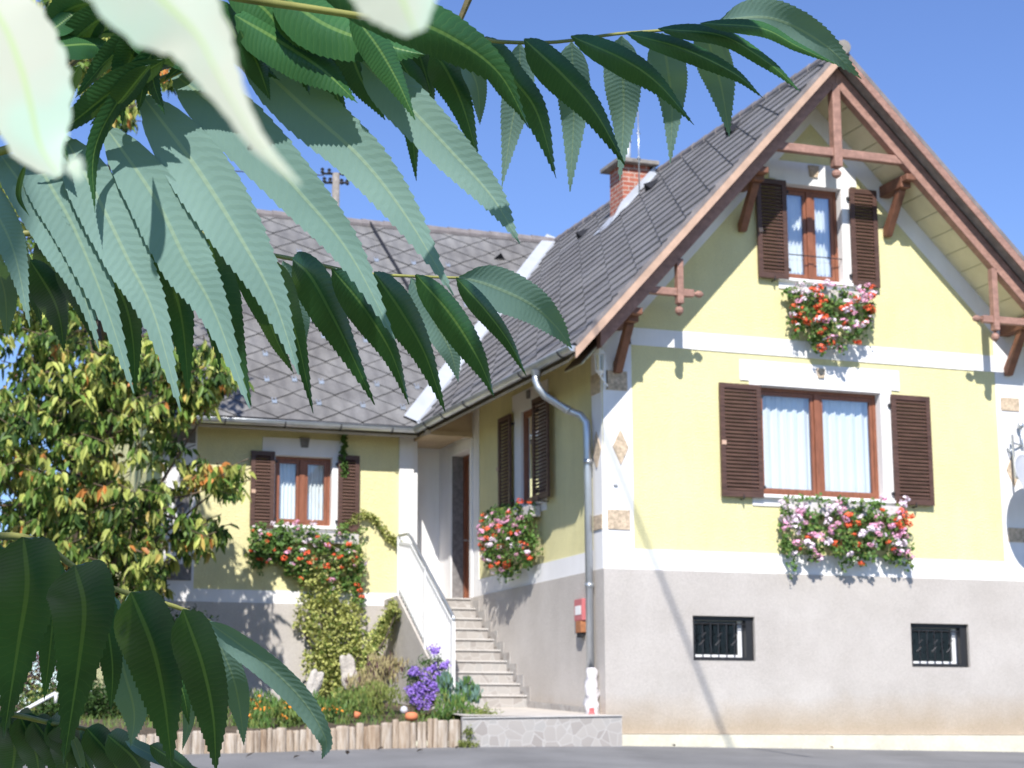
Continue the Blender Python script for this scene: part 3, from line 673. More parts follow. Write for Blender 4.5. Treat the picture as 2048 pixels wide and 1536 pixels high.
# purlins with struts
for X0 in (RX-1.17, RX+1.17, RX-3.10, RX+3.10):
    s_ = -1 if X0 < RX else 1
    zt = ztop(X0)-.45; 
    q = MB(); q.box((X0-.08, -.60, zt-.17), (X0+.08, .0, zt)); q.box((X0-.075, -.74, zt-.10), (X0+.075, -.60, zt-.01)); br = q.build('purlin', M['darkbeam'], house, bevel=.01)
    q = MB(); pts = [(-.02, zt-.76), (-.10, zt-.76), (-.50, zt-.21), (-.50, zt-.165), (-.40, zt-.165), (-.02, zt-.64)]
    q.prism([V((X0-.055, y, z)) for y, z in pts], (.11, 0, 0)); q.build('strut', M['darkbeam'], br, bevel=.012)
# ---- gutters
def gutter(pts, name='gutter'):
    """half-round channel swept along pts with mitred joints"""
    mb = MB(); N = 10; r = .078; rows = []
    for i, p in enumerate(pts):
        p = V(p); d0 = (V(pts[i])-V(pts[i-1])).normalized() if i else None; d1 = (V(pts[i+1])-p).normalized() if i < len(pts)-1 else None
        if d0 and d1:
            l0 = d0.cross(V((0, 0, 1))); l1 = d1.cross(V((0, 0, 1))); bis = (l0+l1).normalized(); k = 1/bis.dot(l0); lat = bis*k
        else: lat = (d0 or d1).cross(V((0, 0, 1)))
        row = []
        for rr in (r, r-.006):
            for j in range(N+1):
                a = math.pi*j/N; row.append(p+lat*(rr*math.cos(a))+V((0, 0, -rr*math.sin(a))))
        # rolled lip
        rows.append(row)
    n = 2*(N+1)
    for row in rows: mb.v += [tuple(q) for q in row]
    for i in range(len(rows)-1):
        for j in range(N):
            mb.f.append((i*n+j, i*n+j+1, (i+1)*n+j+1, (i+1)*n+j)); mb.m.append(0)
            k = N+1; mb.f.append((i*n+k+j, (i+1)*n+k+j, (i+1)*n+k+j+1, i*n+k+j+1)); mb.m.append(0)
    for e in (0, len(rows)-1):                        # end stops
        mb.f.append(tuple(e*n+j for j in range(N+1))); mb.m.append(0)
    g = mb.build(name, M['zinc'], house, smooth=False, solid=False)
    q = MB(); 
    for i in range(len(rows)-1): q.tube([rows[i][0], rows[i+1][0]], .011, 6)
    for i in range(len(rows)-1): q.tube([rows[i][N], rows[i+1][N]], .011, 6)
    q.build('gutter_lip', M['zinc'], g, smooth=True)
    return g
GX, GYw, GZ = EX-.03, WEY-.03, EZ-.02
gt = gutter([(GX, VY+.02, GZ), (GX, GYw, GZ), (WL, GYw, GZ-.03)])
def hook(c, lat):
    q = MB()
    pts = [V(c)+lat*(.085*math.cos(a))+V((0, 0, -.085*math.sin(a))) for a in [math.pi*k/8 for k in range(9)]]; q.tube(pts, .009, 5); q.build('gutter_bracket', M['iron'], house)
for yy in (-.55, .9, 2.1, 3.25, 4.3, 5.15): hook((GX, yy, GZ), V((1, 0, 0)))
for xx in (-1.2, -2.05, -2.95, -3.9, -4.8): hook((xx, GYw, GZ-.02), V((0, 1, 0)))
# ---- downpipe
yo = on(1072, 745, 0, GX).y
pp = [V((GX, yo, GZ-.06)), V((GX, yo, GZ-.22)), V((GX+.02, yo-.02, GZ-.30)), V((GX+.10, yo-.06, GZ-.42)), V((-.30, .48, 4.27)), V((-.17, .36, 4.19)), V((-.11, .31, 4.08)), V((-.105, .30, 3.9)), V((-.105, .28, .16))]
q = MB(); q.tube(pp, .052, 14); 
for zz in (3.55, 1.9): q.lathe((-.105, .285, zz), [(.052, -.03), (.062, -.03), (.062, .03), (.052, .03)], 14)
q.lathe(pp[0]+V((0, 0, -.06)), [(.052, -.03), (.085, .05)], 14)
for a_, b_ in ((3, 4),):
    c_ = pp[b_].lerp(pp[a_], .08); q.lathe(c_, [(.05, -.03), (.06, -.03), (.06, .03), (.05, .03)], 14, (pp[b_]-pp[a_]))
q.build('downpipe', M['zinc'], house, smooth=True)
# ---- chimney
ch = MB(); ch.uv = []
cx0, cx1, cy0, cy1 = 2.60, 3.10, 5.08, 5.62; zb, zt_ = 8.2, 9.44
for (a, b) in (((cx0, cy0), (cx1, cy0)), ((cx1, cy0), (cx1, cy1)), ((cx1, cy1), (cx0, cy1)), ((cx0, cy1), (cx0, cy0))):
    L = math.dist(a, b); o_ = len(ch.v); ch.v += [(a[0], a[1], zb), (b[0], b[1], zb), (b[0], b[1], zt_), (a[0], a[1], zt_)]; ch.f.append((o_, o_+1, o_+2, o_+3)); ch.m.append(0); ch.uv.append([(0, 0), (L, 0), (L, zt_-zb), (0, zt_-zb)])
chim = ch.build('chimney', M['brick'], house, solid=False)
q = MB(); q.box((cx0-.13, cy0-.13, zt_), (cx1+.13, cy1+.13, zt_+.075)); q.build('cap', M['concrete'], chim, bevel=.012)
q = MB(); q.tube([(2.84, 5.4, zt_+.07), (2.84, 5.4, zt_+.50)], .055, 14); q.lathe((2.84, 5.4, zt_+.50), [(.07, 0), (.07, .03), (0, .06)], 12); q.build('flue', M['lightmetal'], chim, smooth=True)
q = MB()
for k in range(2): q.prism([rp(x, dz, cy0-.03-.001*k) for x, dz in ((cx0-.28, .03), (cx1+.10, .03), (cx1+.10, .22), (cx0-.05, .22))], (0, .028, 0))
q.prism([rp(cx0-.30, .06, cy0-.10), rp(cx1+.12, .06, cy0-.10), rp(cx1+.12, .05, cy0-.10), rp(cx0-.30, .05, cy0-.10)], (0, .1, 0)); q.prism([rp(cx0-.3, .06, cy0-.1), rp(cx0-.0, .06, cy0-.1), rp(cx0, .05, cy0-.1), rp(cx0-.3, .05, cy0-.1)], (0, .7, 0)); q.build('flashing', M['lightmetal'], chim, solid=True)
ant = MB(); ant.tube([(2.84, 4.94, 8.88), (2.84, 4.94, 10.35)], .012, 6); ant.lathe((2.84, 4.94, 9.5), [(.012, 0), (.035, .02), (.012, .04)], 8); ant.tube([(2.80, 4.94, 9.95), (2.88, 4.94, 9.95)], .008, 5); ant.tube([(2.84, 4.94, 9.98), (2.84, 4.94, 10.0)], .02, 6)
tag(ant.build('antenna_rod', M['zinc'], smooth=True), 'thin upright rod in front of the brick chimney', 'antenna')
# ------------------------------------------------------------------ stairs, railing, path
PZ = .36
def path_z(y): return .185+(y+.6)*(PZ-.185)/3.4
st = empty('staircase', (-.55, 4, 0), 'stone clad outdoor stairs climbing to the house door', 'stairs')
nS = 10; y0s = 2.82; rise = (2.10-PZ)/nS; go = (5.30-y0s)/(nS-1)
for k in range(nS):
    za, zb_ = PZ+k*rise, PZ+(k+1)*rise; ya = y0s+k*go; yb = ya+go+.01 if k < nS-1 else 6.949
    q = MB(); q.box((-1.08, ya, za-.02), (-.031, yb, zb_-.022)); s1 = q.build('step', M['flag'], st)
    q = MB(); q.box((-1.09, ya-.025, zb_-.022), (-.0305, yb, zb_)); q.build('tread', M['tread'], s1, bevel=.006)
q = MB(); q.prism([(-1.16, 2.80, -.1), (-1.16, 6.26, -.1), (-1.16, 6.26, 2.12), (-1.16, 5.55, 2.14), (-1.16, 2.80, .34)], (.075, 0, 0)); q.prism([(-1.08, 5.35, 0), (-.7, 5.35, 0), (-.7, 6.26, 0), (-1.08, 6.26, 0)], (0, 0, 1.9)); q.build('flank_wall', M['plinth'], st)
q = MB()                                        # stepped tile skirting on the house wall
for k in range(nS-1):
    ya = y0s+k*go; zb_ = PZ+(k+1)*rise; q.box((-.0295-.012, ya-.14, zb_-.12), (-.0295, ya+go-.14, zb_+.12))
q.build('skirting', M['flag'], st)
rl = empty('stair_railing', (-1.12, 4.2, 0), 'white metal railing with handrail along the stairs', 'railing')
def rz(y): return 1.66+(y-2.93)*.655
q = MB(); q.tube([(-1.12, 2.86, rz(2.86)-.03), (-1.12, 2.93, rz(2.93)), (-1.12, 4.95, rz(4.95)), (-1.12, 5.12, 3.06), (-1.12, 5.62, 3.08)], .024, 8); q.build('handrail', M['zinc'], rl, smooth=True)
for yy, zz in ((2.90, .34), (4.2, 1.2), (5.6, 2.13)):
    q = MB(); top_ = rz(yy)-.02 if yy < 5 else 3.07; q.box((-1.145, yy-.022, zz-.05), (-1.10, yy+.022, top_)); q.build('post', M['paint'], rl)
q = MB(); q.bar((-1.12, 2.92, .48), (-1.12, 5.5, 2.22), .03, .05); q.bar((-1.12, 2.92, rz(2.92)-.11), (-1.12, 4.95, rz(4.95)-.11), .03, .045); q.bar((-1.12, 4.95, rz(4.95)-.11), (-1.12, 5.6, 2.97), .03, .045); q.build('rail', M['paint'], rl)
n_b = 26
for k in range(n_b):
    yy = 2.99+k*(5.54-2.99)/(n_b-1); zl = .40+(yy-2.85)*.655; zt2 = min(rz(yy)-.1, 2.97)
    q = MB(); q.box((-1.132, yy-.024, zl+.02), (-1.114, yy+.024, zt2)); q.build('baluster', M['paint'], rl)
# path
q = MB()
pl = [(-2.16, -.62), (-.02, -.62), (-.02, y0s), (-1.5, y0s), (-2.0, .9)]
q.add([(x, y, path_z(y)) for x, y in pl], [(0, 1, 2, 3, 4)]); pth = q.build('path', simple('path_surface', (.52, .48, .43), .9, var=.12, vs=4, bs=40, bst=.3), kind='structure', solid=False)
q = MB(); q.prism([(-2.20, -.66, street_z(-2.2, -.66)-.1), (-.14, -.66, street_z(0, -.66)-.1), (-.14, -.66, .18), (-2.20, -.66, .155)], (0, .05, 0)); q.box((-.14, -.66, -.3), (-.08, -.09, .19)); 
tag(q.build('path_edging', M['flag']), 'crazy stone faced edging wall of the path at the street', 'edging wall')
q = MB(); q.bar((-2.20, -.64, .160), (-.08, -.64, .19), .08, .018); tag(q.build('coping', M['tread'], bevel=.005), 'pale coping on the edging wall in front of the path', 'coping')
q = MB(); q.prism([(-.042, .36, .22), (-.042, 2.78, path_z(2.78)-.02), (-.042, 2.78, path_z(2.78)+.09), (-.042, .36, path_z(.36)+.07)], (.012, 0, 0)); q.build('skirting', M['flag'], house)
# ------------------------------------------------------------------ palisade and bed
def bed_z(x, y): return .05+(y+.5)*.068+(-.03 if x < -4 else 0)
pal = empty('log_palisade', (-3.8, -.6, -.2), 'low palisade of weathered upright logs holding the flower bed at the street', 'palisade')
tops = [(-2.16, .155), (-2.95, .15), (-2.98, .165), (-3.05, .12), (-4.45, .045), (-6.6, -.03)]
def topz(x):
    for (xa, za), (xb, zb_) in zip(tops, tops[1:]):
        if xb <= x <= xa: return za+(zb_-za)*(x-xa)/(xb-xa)
    return -.03
x = -2.22; k = 0
while x > -7.2:
    wl = random.choice([.06, .075, .085, .1, .12, .15, .17]); y = -.62+.02*math.sin(x*3)-.13*max(0, -3.0-x)
    zt3 = topz(x)+random.uniform(-.03, .02); q = MB(); n = 9; r_ = wl/2
    prof = [(r_*.96, 0), (r_, .02), (r_*1.0, .25), (r_*random.uniform(.94, 1), zt3+.38-.02), (r_*.86, zt3+.38), (0, zt3+.385)]
    lean = V((random.uniform(-.02, .03), .0, 1)); q.lathe((x-wl/2, y+random.uniform(-.02, .02), -.40), prof, n, lean)
    for i_ in range(len(q.v)):
        p = q.v[i_]; q.v[i_] = (p[0], y+(p[1]-y)*.6, p[2])
    q.build('log', M['log'], pal, smooth=False); x -= wl*.97; k += 1
q = MB(); xs = [-9+i*.4 for i in range(22)]; ys = [-.75+i*.35 for i in range(20)]
for y in ys:
    for x in xs:
        xx = min(x, -1.17) if y > y0s-.3 else min(x, -2.24 if y < 0 else -1.9); yy = y if y > ys[0] else -.56-.13*max(0, -3.0-xx); q.v.append((xx, yy, bed_z(xx, yy)+random.uniform(-.03, .03)-(.03 if y == ys[0] else 0)))
nx = len(xs)
for j in range(len(ys)-1):
    for i in range(nx-1): q.f.append((j*nx+i, j*nx+i+1, (j+1)*nx+i+1, (j+1)*nx+i)); q.m.append(0)
q.build('flower_bed', M['soil'], kind='structure', solid=False, smooth=True)
# ------------------------------------------------------------------ wall things
L = empty('wall_lantern', (.04, -.25, 4.7), 'white wall lantern at the house corner beside the quoin stones', 'lantern')
lc = on(1200, 722, 1, -.16); lx, ly, lz = lc.x, -.16, lc.z
q = MB(); q.box((.0, -.03, lz-.34), (.06, -.012, lz+.02)); q.tube([(.03, -.03, lz-.30), (.03, -.10, lz-.32), (lx, ly, lz-.20)], .012, 6); q.build('bracket', M['paint'], L)
q = MB()
for a in range(6):
    an = a*math.pi/3; c, s_ = math.cos(an), math.sin(an); q.bar((lx+.06*c, ly+.06*s_, lz-.14), (lx+.078*c, ly+.078*s_, lz+.08), .013, .013)
q.lathe((lx, ly, lz), [(0, -.2), (.03, -.19), (.035, -.165), (.06, -.15), (.065, -.13), (.0, -.13)], 6); q.lathe((lx, ly, lz), [(.095, .08), (.09, .095), (.055, .14), (.02, .17), (.025, .19), (0, .22)], 6); q.build('cage', M['paint'], L)
q = MB(); q.lathe((lx, ly, lz), [(.052, -.13), (.068, .08)], 6); q.build('pane', M['glass'], L)
# satellite dish
D = empty('satellite_dish', (6.75, -.4, 3.7), 'grey satellite dish on a bracket at the right house corner', 'satellite dish')
dc = on(2062, 965, 1, -.55)
q = MB(); prof = [(0, 0)]+[(.45*t, .09*t*t) for t in (.2, .4, .6, .8, 1)]+[(.455, .10), (.45*.8, .05), (0, -.012)]
q.lathe(dc, prof, 30, V((.32, -.85, .36))); q.build('reflector', M['dish'], D, smooth=True)
q = MB(); q.tube([dc+V((0, .05, 0)), V((dc.x, -.2, dc.z+.12)), V((dc.x+.02, -.14, dc.z+.75))], .02, 8)
mz = dc.z+.62
q.tube([V((6.60, -.02, mz)), V((dc.x, -.14, mz+.02))], .014, 6); q.tube([V((6.33, -.02, mz-.05)), V((6.52, -.03, mz-.30)), V((dc.x, -.14, mz-.1)), V((6.33, -.02, mz-.05))], .012, 6)
q.lathe((6.53, -.1, mz+.28), [(0, -.05), (.045, -.03), (.05, 0), (.045, .03), (0, .05)], 10); q.tube([V((6.53, -.1, mz+.28)), V((6.56, -.1, mz-.2))], .014, 6); q.build('mast', M['zinc'], D, smooth=True)
q = MB(); q.tube([dc+V((-.1, .02, -.35)), dc+V((.0, -.38, -.22)), dc+V((.12, -.55, .05))], .012, 6); q.lathe(dc+V((.12, -.55, .05)), [(0, -.05), (.035, -.04), (.035, .04), (0, .05)], 10, V((.32, -.85, .36))); q.build('feed_arm', M['zinc'], D)
# newspaper box on the side wall
N_ = empty('mailbox', (-.08, .7, 1.4), 'faded red and white sign box with rusty newspaper holder behind the downpipe', 'mailbox')
q = MB(); q.box((-.10, .56, 1.46), (-.035, .84, 1.75)); q.build('body', M['pinkred'], N_, bevel=.006)
q = MB(); q.box((-.104, .60, 1.54), (-.098, .80, 1.66)); q.build('label_panel', M['paint'], N_)
q = MB(); q.box((-.115, .58, 1.30), (-.035, .76, 1.455)); q.build('holder', M['brownbox'], N_, bevel=.006)
q = MB(); q.box((-.105, .60, 1.24), (-.045, .74, 1.30)); q.build('slot', M['dark'], N_)
# small blue-grey door bell fitting
q = MB(); c_ = on(1231, 966, 1, -.03); q.box((c_.x-.03, -.05, c_.z-.035), (c_.x+.03, -.016, c_.z+.035)); tag(q.build('wall_fitting', M['dish'], bevel=.01), 'small grey socket on the white corner under the stone diamond', 'wall socket')
# plastic wrapped foot of the downpipe
q = MB(); n = 16; rows = []
for i in range(15):
    t = i/14; z = .16+t*.66; r_ = .095*(1-.35*t**3)*(1+.10*math.sin(i*2.1)); 
    for k in range(n):
        a = 2*math.pi*k/n; rr = r_*(1+.18*math.sin(3*a+i*1.3)+.12*math.sin(7*a-i*.9)+random.uniform(-.08, .08)); q.v.append((-.105+rr*math.cos(a)-.01, .22+rr*math.sin(a), z))
for i in range(14):
    for k in range(n): q.f.append((i*n+k, i*n+(k+1) % n, (i+1)*n+(k+1) % n, (i+1)*n+k)); q.m.append(1 if (i in (1, 2) and k % 5 in (0, 1)) or (i == 0 and k % 2) else 0)
tag(q.build('plastic_wrapping', [M['plastic_white'], M['red']], smooth=True, solid=False), 'crumpled white plastic with red print wrapped around the foot of the downpipe', 'plastic wrap')
# utility pole behind the house
UPo = empty('utility_pole', P(672, 440, 60), 'grey utility pole with insulators rising behind the wing roof', 'utility pole')
a = P(672, 347, 60); b = V((a.x, a.y, 0)); q = MB(); q.tube([b, a], [.16, .12], 10); q.build('pole', M['concrete'], UPo, smooth=True)
q = MB()
for dz, wd_ in ((-.05, .45), (-.35, .38)):
    q.tube([a+V((-wd_, 0, dz)), a+V((wd_, 0, dz+.08))], .04, 6)
    for s_ in (-1, -.5, .5, 1): q.lathe(a+V((wd_*s_, 0, dz)), [(.03, 0), (.07, .05), (.04, .1), (.07, .15), (.02, .2)], 8)
q.build('insulator_arm', M['iron'], UPo)
q = MB(); q.tube([a+V((-.4, 0, -.1)), a+V((-14, 4, .35)), a+V((-30, 8, 1.6))], .022, 5); q.build('wire', M['iron'], UPo)
# overhead cable whose shadow crosses the plinth
cA = on(1315, 1140, 1, 0)-SUN*16; cB = on(1455, 1493, 1, 0)-SUN*16; dd = (cB-cA).normalized()
q = MB(); q.tube([cA-dd*9, cA, cB, cB+dd*2.5], .026, 8); tag(q.build('overhead_cable', M['black'], smooth=True), 'thick slanting cable strung over the street whose shadow crosses the grey plinth', 'cable')
# ------------------------------------------------------------------ flowers
def flower_mesh(mat, name, r=.05, n=26, s=.014):
    mb = MB()
    for i in range(n):
        d = inball().normalized(); d.z = d.z*.7+.15; p = d*r*random.uniform(.75, 1.05)
        mb.round_leaf(p, (d+rv(.5)).normalized(), s*random.uniform(.8, 1.3), 0, 5)
    me = bpy.data.meshes.new(name); me.from_pydata(mb.v, [], mb.f); me.materials.append(mat); return me
FM = {'r': [flower_mesh(M['flow_red'], 'flower_head', .047) for _ in range(3)], 'p': [flower_mesh(M['flow_pink'], 'flower_head', .047) for _ in range(3)], 'w': [flower_mesh(M['flow_pale'], 'flower_head', .045) for _ in range(3)]}
def put_head(parent, c, kind, s=1.):
    o = bpy.data.objects.new('flower_head', random.choice(FM[kind])); COL.objects.link(o); o.location = c
    o.rotation_euler = (random.uniform(-.5, .5), random.uniform(-.5, .5), random.uniform(0, 6)); o.scale = (s*1.15, s*1.15, s*.85); adopt(o, parent)
def geranium(fr, u0, u1, v0, drop, label, nleaf, heads, seed, box=True, reach=.30, up=.10, lens=None, hs=1.):
    """trailing geraniums in a window box: fr(u,v,w); drop(t) gives how far the curtain hangs at t in 0..1"""
    random.seed(seed); root = empty('geranium_box', fr((u0+u1)/2, v0, .15), label, 'flower box', 'trailing geranium boxes under the windows')
    if box:
        q = MB(); q.box((u0+.08, v0-.14, .03), (u1-.08, v0+.02, .20), fr); q.build('planter', M['planter'], root, bevel=.01)
    lf = MB()
    def spot(edge=False):
        t = random.random() if not edge else random.choice([random.uniform(-.02, .12), random.uniform(.88, 1.02), random.random()])
        h = drop(t); s_ = random.random()**.8
        v = v0+up-(up+h)*s_
        bulge = reach*(.45+.55*math.sin(math.pi*min(1, .15+.75*s_)))*(.6+.4*math.sin(math.pi*max(0, min(1, t))))
        w_ = .04+bulge*random.uniform(.35, 1)
        return t, s_, u0+(u1-u0)*t, v, w_, bulge
    clumps = [spot() for _ in range(int(nleaf/11))]
    for t, s_, u, v, w_, bl in clumps:
        for _ in range(11):
            c = fr(u, v, w_)+inball()*.085
            out = (fr(0, 0, 1)-fr(0, 0, 0))
            lf.round_leaf(c, out*.7+V((0, 0, .5))+rv(.8), random.uniform(.018, .034), 0 if random.random() < .8 else 1, 6)
    for _ in range(int(nleaf/45)):                 # loose trailing ends
        t, s_, u, v, w_, bl = spot(True); p = fr(u, v, w_); p0 = p.copy(); pts = [p.copy()]
        for k in range(5):
            p = p+V((random.uniform(-.025, .025), random.uniform(-.02, .01), -.035))+rv(.012); pts.append(p.copy()); lf.round_leaf(p+rv(.02), rv(), random.uniform(.012, .024), 0, 5)
        stems = MB(); stems.tube(pts, .003, 4); stems.build('trailing_stem', M['l_grass'], root)
    lf.build('foliage', [M['l_ger'], M['l_ivyd']], root, solid=False)
    for k in range(heads):
        t, s_, u, v, w_, bl = spot(random.random() < .22); kind = lens(t, s_) if lens else random.choice('rpw')
        put_head(root, fr(u+random.uniform(-.03, .03), v+random.uniform(-.02, .05), .05+bl*random.uniform(.75, 1.12)), kind, random.uniform(.6, 1.25)*hs)
    return root
def pick(pr, pp_): 
    def f(t, s):
        x = random.random(); r_ = pr(t, s); return 'r' if x < r_ else ('p' if x < r_+(1-r_)*pp_ else 'w')
    return f
geranium(G, 2.56, 4.50, 3.05, lambda t: .72+.12*math.sin(t*14)+.1*math.sin(t*31)-(.22 if t < .06 else 0), 'wide box of pink, white and red geraniums under the big gable window', 2100, 98, 11, reach=.34, up=.10,
         lens=pick(lambda t, s: .06+.35*(t > .75)+.3*(.4 < t < .58), .5), hs=1.25)
geranium(G, 2.76, 4.06, 6.08, lambda t: .95*math.sin(math.pi*(.12+.76*t))**.8-.05+.08*math.sin(t*25), 'round mass of red and pale pink geraniums under the attic window', 1500, 90, 12, reach=.42, up=.08,
         lens=pick(lambda t, s: .2+.5*s, .4), hs=1.15)
geranium(S, 2.15, 4.25, 3.18, lambda t: .95*math.sin(math.pi*(.1+.7*(1-t)))**.7+.06*math.sin(t*22), 'box of mostly red geraniums under the window above the stairs', 2100, 74, 13, reach=.36, up=.12, lens=pick(lambda t, s: .55, .6))
geranium(W, -3.35, -1.55, 3.12, lambda t: .35+.70*t+.12*math.sin(t*20), 'sprawling geraniums with pale pink tops and red tips under the wing window', 3000, 62, 14, reach=.40, up=.14, lens=pick(lambda t, s: .15+.75*s, .35), hs=.95)
# ------------------------------------------------------------------ creepers and bed plants
def cloud(mb, c, rad, n, L, Wd, mis, clump=14, cr=.12, shape='leaf', droop=0.):
    for _ in range(max(1, int(n/clump))):
        q = inball(); cc = V(c)+V((q.x*rad[0], q.y*rad[1], q.z*rad[2]))
        for _ in range(clump):
            p = cc+inball()*cr; s_ = random.uniform(.65, 1.3)
            mi = random.choice(mis)
            if shape == 'leaf': mb.leaf(p, rv()+V((0, -.2, -.15-droop)), rv()+V((0, -.5, .8)), L*s_, Wd*s_, mi, droop=droop)
            elif shape == 'up': mb.leaf(p, V((random.uniform(-.45, .45), random.uniform(-.45, .45), 1)), rv()+V((0, -1, .2)), L*s_, Wd*s_, mi)
            else: mb.round_leaf(p, rv()+V((0, -.6, .6)), L*s_*.5, mi, 6)
random.seed(31)
def wp(x, y): 
    p = on(x, y, 1, WY); return p
cre = MB()
trail = [(640, 1165, 50, 420), (625, 1230, 55, 700), (650, 1290, 62, 820), (640, 1345, 50, 560), (680, 1330, 45, 500), (690, 1230, 35, 360), (700, 1130, 22, 160), (668, 1395, 35, 260), (705, 1290, 26, 200), (600, 1400, 26, 130)]
for x, y, r, n in trail:
    c = wp(x, y); k = r/122.; cloud(cre, c+V((0, -.22-.15*(y > 1250), 0)), (k, .16, k), n*1.35, .055, .042, [0, 0, 0, 1], cr=.09)
for i in range(46):                                        # thin tendrils across the wall to the railing
    t = i/45; c = wp(690+115*t, 1052-26*math.sin(math.pi*min(1, t*1.35))+42*t*t); cloud(cre, c+V((0, -.07, 0)), (.04, .03, .05), 12, .05, .036, [0, 0, 1], cr=.05, clump=6)
cr_ = empty('wall_creeper', (-2.1, 6.0, .5), 'yellow-green variegated creeper climbing the grey plinth below the wing window', 'creeper')
cre.build('foliage', [M['l_ivy'], M['l_ivyd']], cr_, solid=False)
q = MB()
for x0, y0, x1, y1 in ((650, 1420, 630, 1200), (660, 1420, 690, 1280), (640, 1400, 600, 1250)): q.tube([wp(x0, y0)+V((0, -.25, 0)), wp((x0+x1)/2+12, (y0+y1)/2)+V((0, -.12, 0)), wp(x1, y1)+V((0, -.06, 0))], [.03, .02, .01], 6)
q.build('stem', M['bark'], cr_, smooth=True)
def fl(x, y, xx=-1.2): return on(x, y, 0, xx)
cre = MB()
for i in range(60):
    t = i/59; c = fl(790-58*t, 1212+112*t, -1.28-.5*t*t); cloud(cre, c, (.07+.05*t, .13, .12+.06*t), 34, .055, .042, [0, 0, 1], cr=.07)
cr2 = empty('wall_creeper', (-1.3, 5.5, .8), 'arm of variegated creeper slanting up beside the white stair railing', 'creeper'); cre.build('foliage', [M['l_ivy'], M['l_ivyd']], cr2, solid=False)
q = MB(); q.tube([fl(735, 1330, -1.75), fl(770, 1280, -1.4), fl(798, 1210, -1.25)], [.02, .015, .006], 6); q.build('stem', M['bark'], cr2, smooth=True)
# creeper under the gutter
cre = MB()
for i in range(30): cloud(cre, wp(685+3*math.sin(i), 868+2.0*i*1.5)+V((0, -.07, 0)), (.035, .03, .03), 10, .05, .045, [0], cr=.035, clump=5)
tag(cre.build('ivy_strand', [M['l_ger']], solid=False), 'short green ivy strand hanging between the wing gutter and the shutter', 'ivy')
def bp3(x, y, Y): return on(x, y, 1, Y)
def plant(name, label, cat, c, parts, group=None):
    r_ = empty(name, c, label, cat, group)
    for nm, mb_, mats in parts: mb_.build(nm, mats, r_, solid=False)
    return r_
# purple aster
c = bp3(850, 1360, 1.6); lf = MB(); fw = MB()
for x, y, r in ((855, 1345, 34), (835, 1385, 36), (868, 1385, 30), (880, 1330, 20), (825, 1350, 16), (845, 1415, 34)): cloud(lf, bp3(x, y, 1.7), (r/145., .2, r/145.), 260, .05, .016, [0, 1], cr=.08)
for x, y, r in ((828, 1342, 12), (860, 1350, 28), (850, 1372, 26), (838, 1378, 14), (877, 1352, 18), (868, 1300, 10), (888, 1330, 8), (833, 1400, 12), (860, 1395, 10), (846, 1408, 14), (872, 1372, 12), (822, 1380, 10)): cloud(fw, bp3(x, y, 1.5), (r/175., .08, r/175.), 50+r*5, .032, .032, [0], cr=.05, shape='round', clump=9)
plant('aster_bush', 'purple flowering aster bush beside the foot of the stairs', 'aster', c, [('foliage', lf, [M['l_ger'], M['l_dark']]), ('blossoms', fw, [M['flow_purple']])])
# blue green succulent-like plant
c = bp3(925, 1395, 1.0); lf = MB()
for x, y, r in ((925, 1385, 20), (945, 1395, 12), (890, 1372, 16), (905, 1400, 20)): cloud(lf, bp3(x, y, 1.1), (r/150., .12, r/150.), 150, .10, .035, [0, 0, 1], cr=.06, shape='up')
plant('spurge_plant', 'blue-green fleshy spurge left of the lowest step', 'plant', c, [('foliage', lf, [M['l_blue'], M['l_ger']])])
# low shrubs and herbs of the bed, each a plant
herbs = [(520, 1425, .3, 34, 'l_ger', 'orange', 'dark green marigold clump with small orange flowers over the left logs'),
         (575, 1430, .2, 30, 'l_grass', 'orange', 'low green marigold patch left of the white rocks'),
         (640, 1425, .4, 34, 'l_ger', 'orange', 'grassy clump with orange dots right of the white rocks'),
         (700, 1415, .6, 36, 'l_grass', None, 'feathery green herb in the middle of the bed'),
         (755, 1400, .9, 36, 'l_moss', None, 'pale green feathery herb left of the asters'),
         (770, 1345, 2.2, 34, 'l_straw', None, 'straw-coloured seeding plant under the creeper arm'),
         (730, 1385, 1.6, 34, 'l_straw', None, 'reddish dry grass tuft behind the green herbs'),
         (905, 1425, .2, 34, 'l_ger', None, 'dense green cushion behind the right end of the palisade'),
         (960, 1432, .1, 26, 'l_moss', None, 'mossy mat spreading over the path beside the palisade'),
         (500, 1455, .0, 22, 'l_ger', 'orange', 'trailing plant hanging over the left logs')]
for x, y, Y, r, mt_, fl_, lab in herbs:
    lf = MB(); c = bp3(x, y, Y); k = r/150.
    flat = .35 if mt_ == 'l_moss' and x > 940 else .8
    cloud(lf, c, (k*1.25, .3, k*flat), 620, .07 if mt_ != 'l_straw' else .10, .018, [0, 0, 0, 1], cr=.09, shape='up' if flat > .5 else 'leaf')
    parts = [('foliage', lf, [M[mt_], M['l_moss'] if mt_ != 'l_straw' else M['l_heather']])]
    if fl_:
        fw = MB(); cloud(fw, c+V((0, -.12, .05)), (k*1.2, .2, k*.7), 30, .035, .035, [0], cr=.05, shape='round', clump=4); parts.append(('blossoms', fw, [M['flow_orange']]))
    plant('bed_plant', lab, 'plant', c, parts, 'low plants in the flower bed')
lf = MB()
for _ in range(2600):
    x = random.uniform(-6.8, -1.9); y = random.uniform(-.45, 5.5)
    if x > -2.3 and y < 0: continue
    if y > 2.4 and x > -1.35: continue
    lf.leaf(V((x, y, bed_z(x, y))), V((random.uniform(-.6, .6), random.uniform(-.5, .5), 1)), rv(), random.uniform(.05, .14), .014, random.choice([0, 0, 1, 2]))
tag(lf.build('ground_cover', [M['l_grass'], M['l_moss'], M['l_ger']], solid=False), 'thin grass and weeds between the bed plants', 'ground cover', kind='stuff')
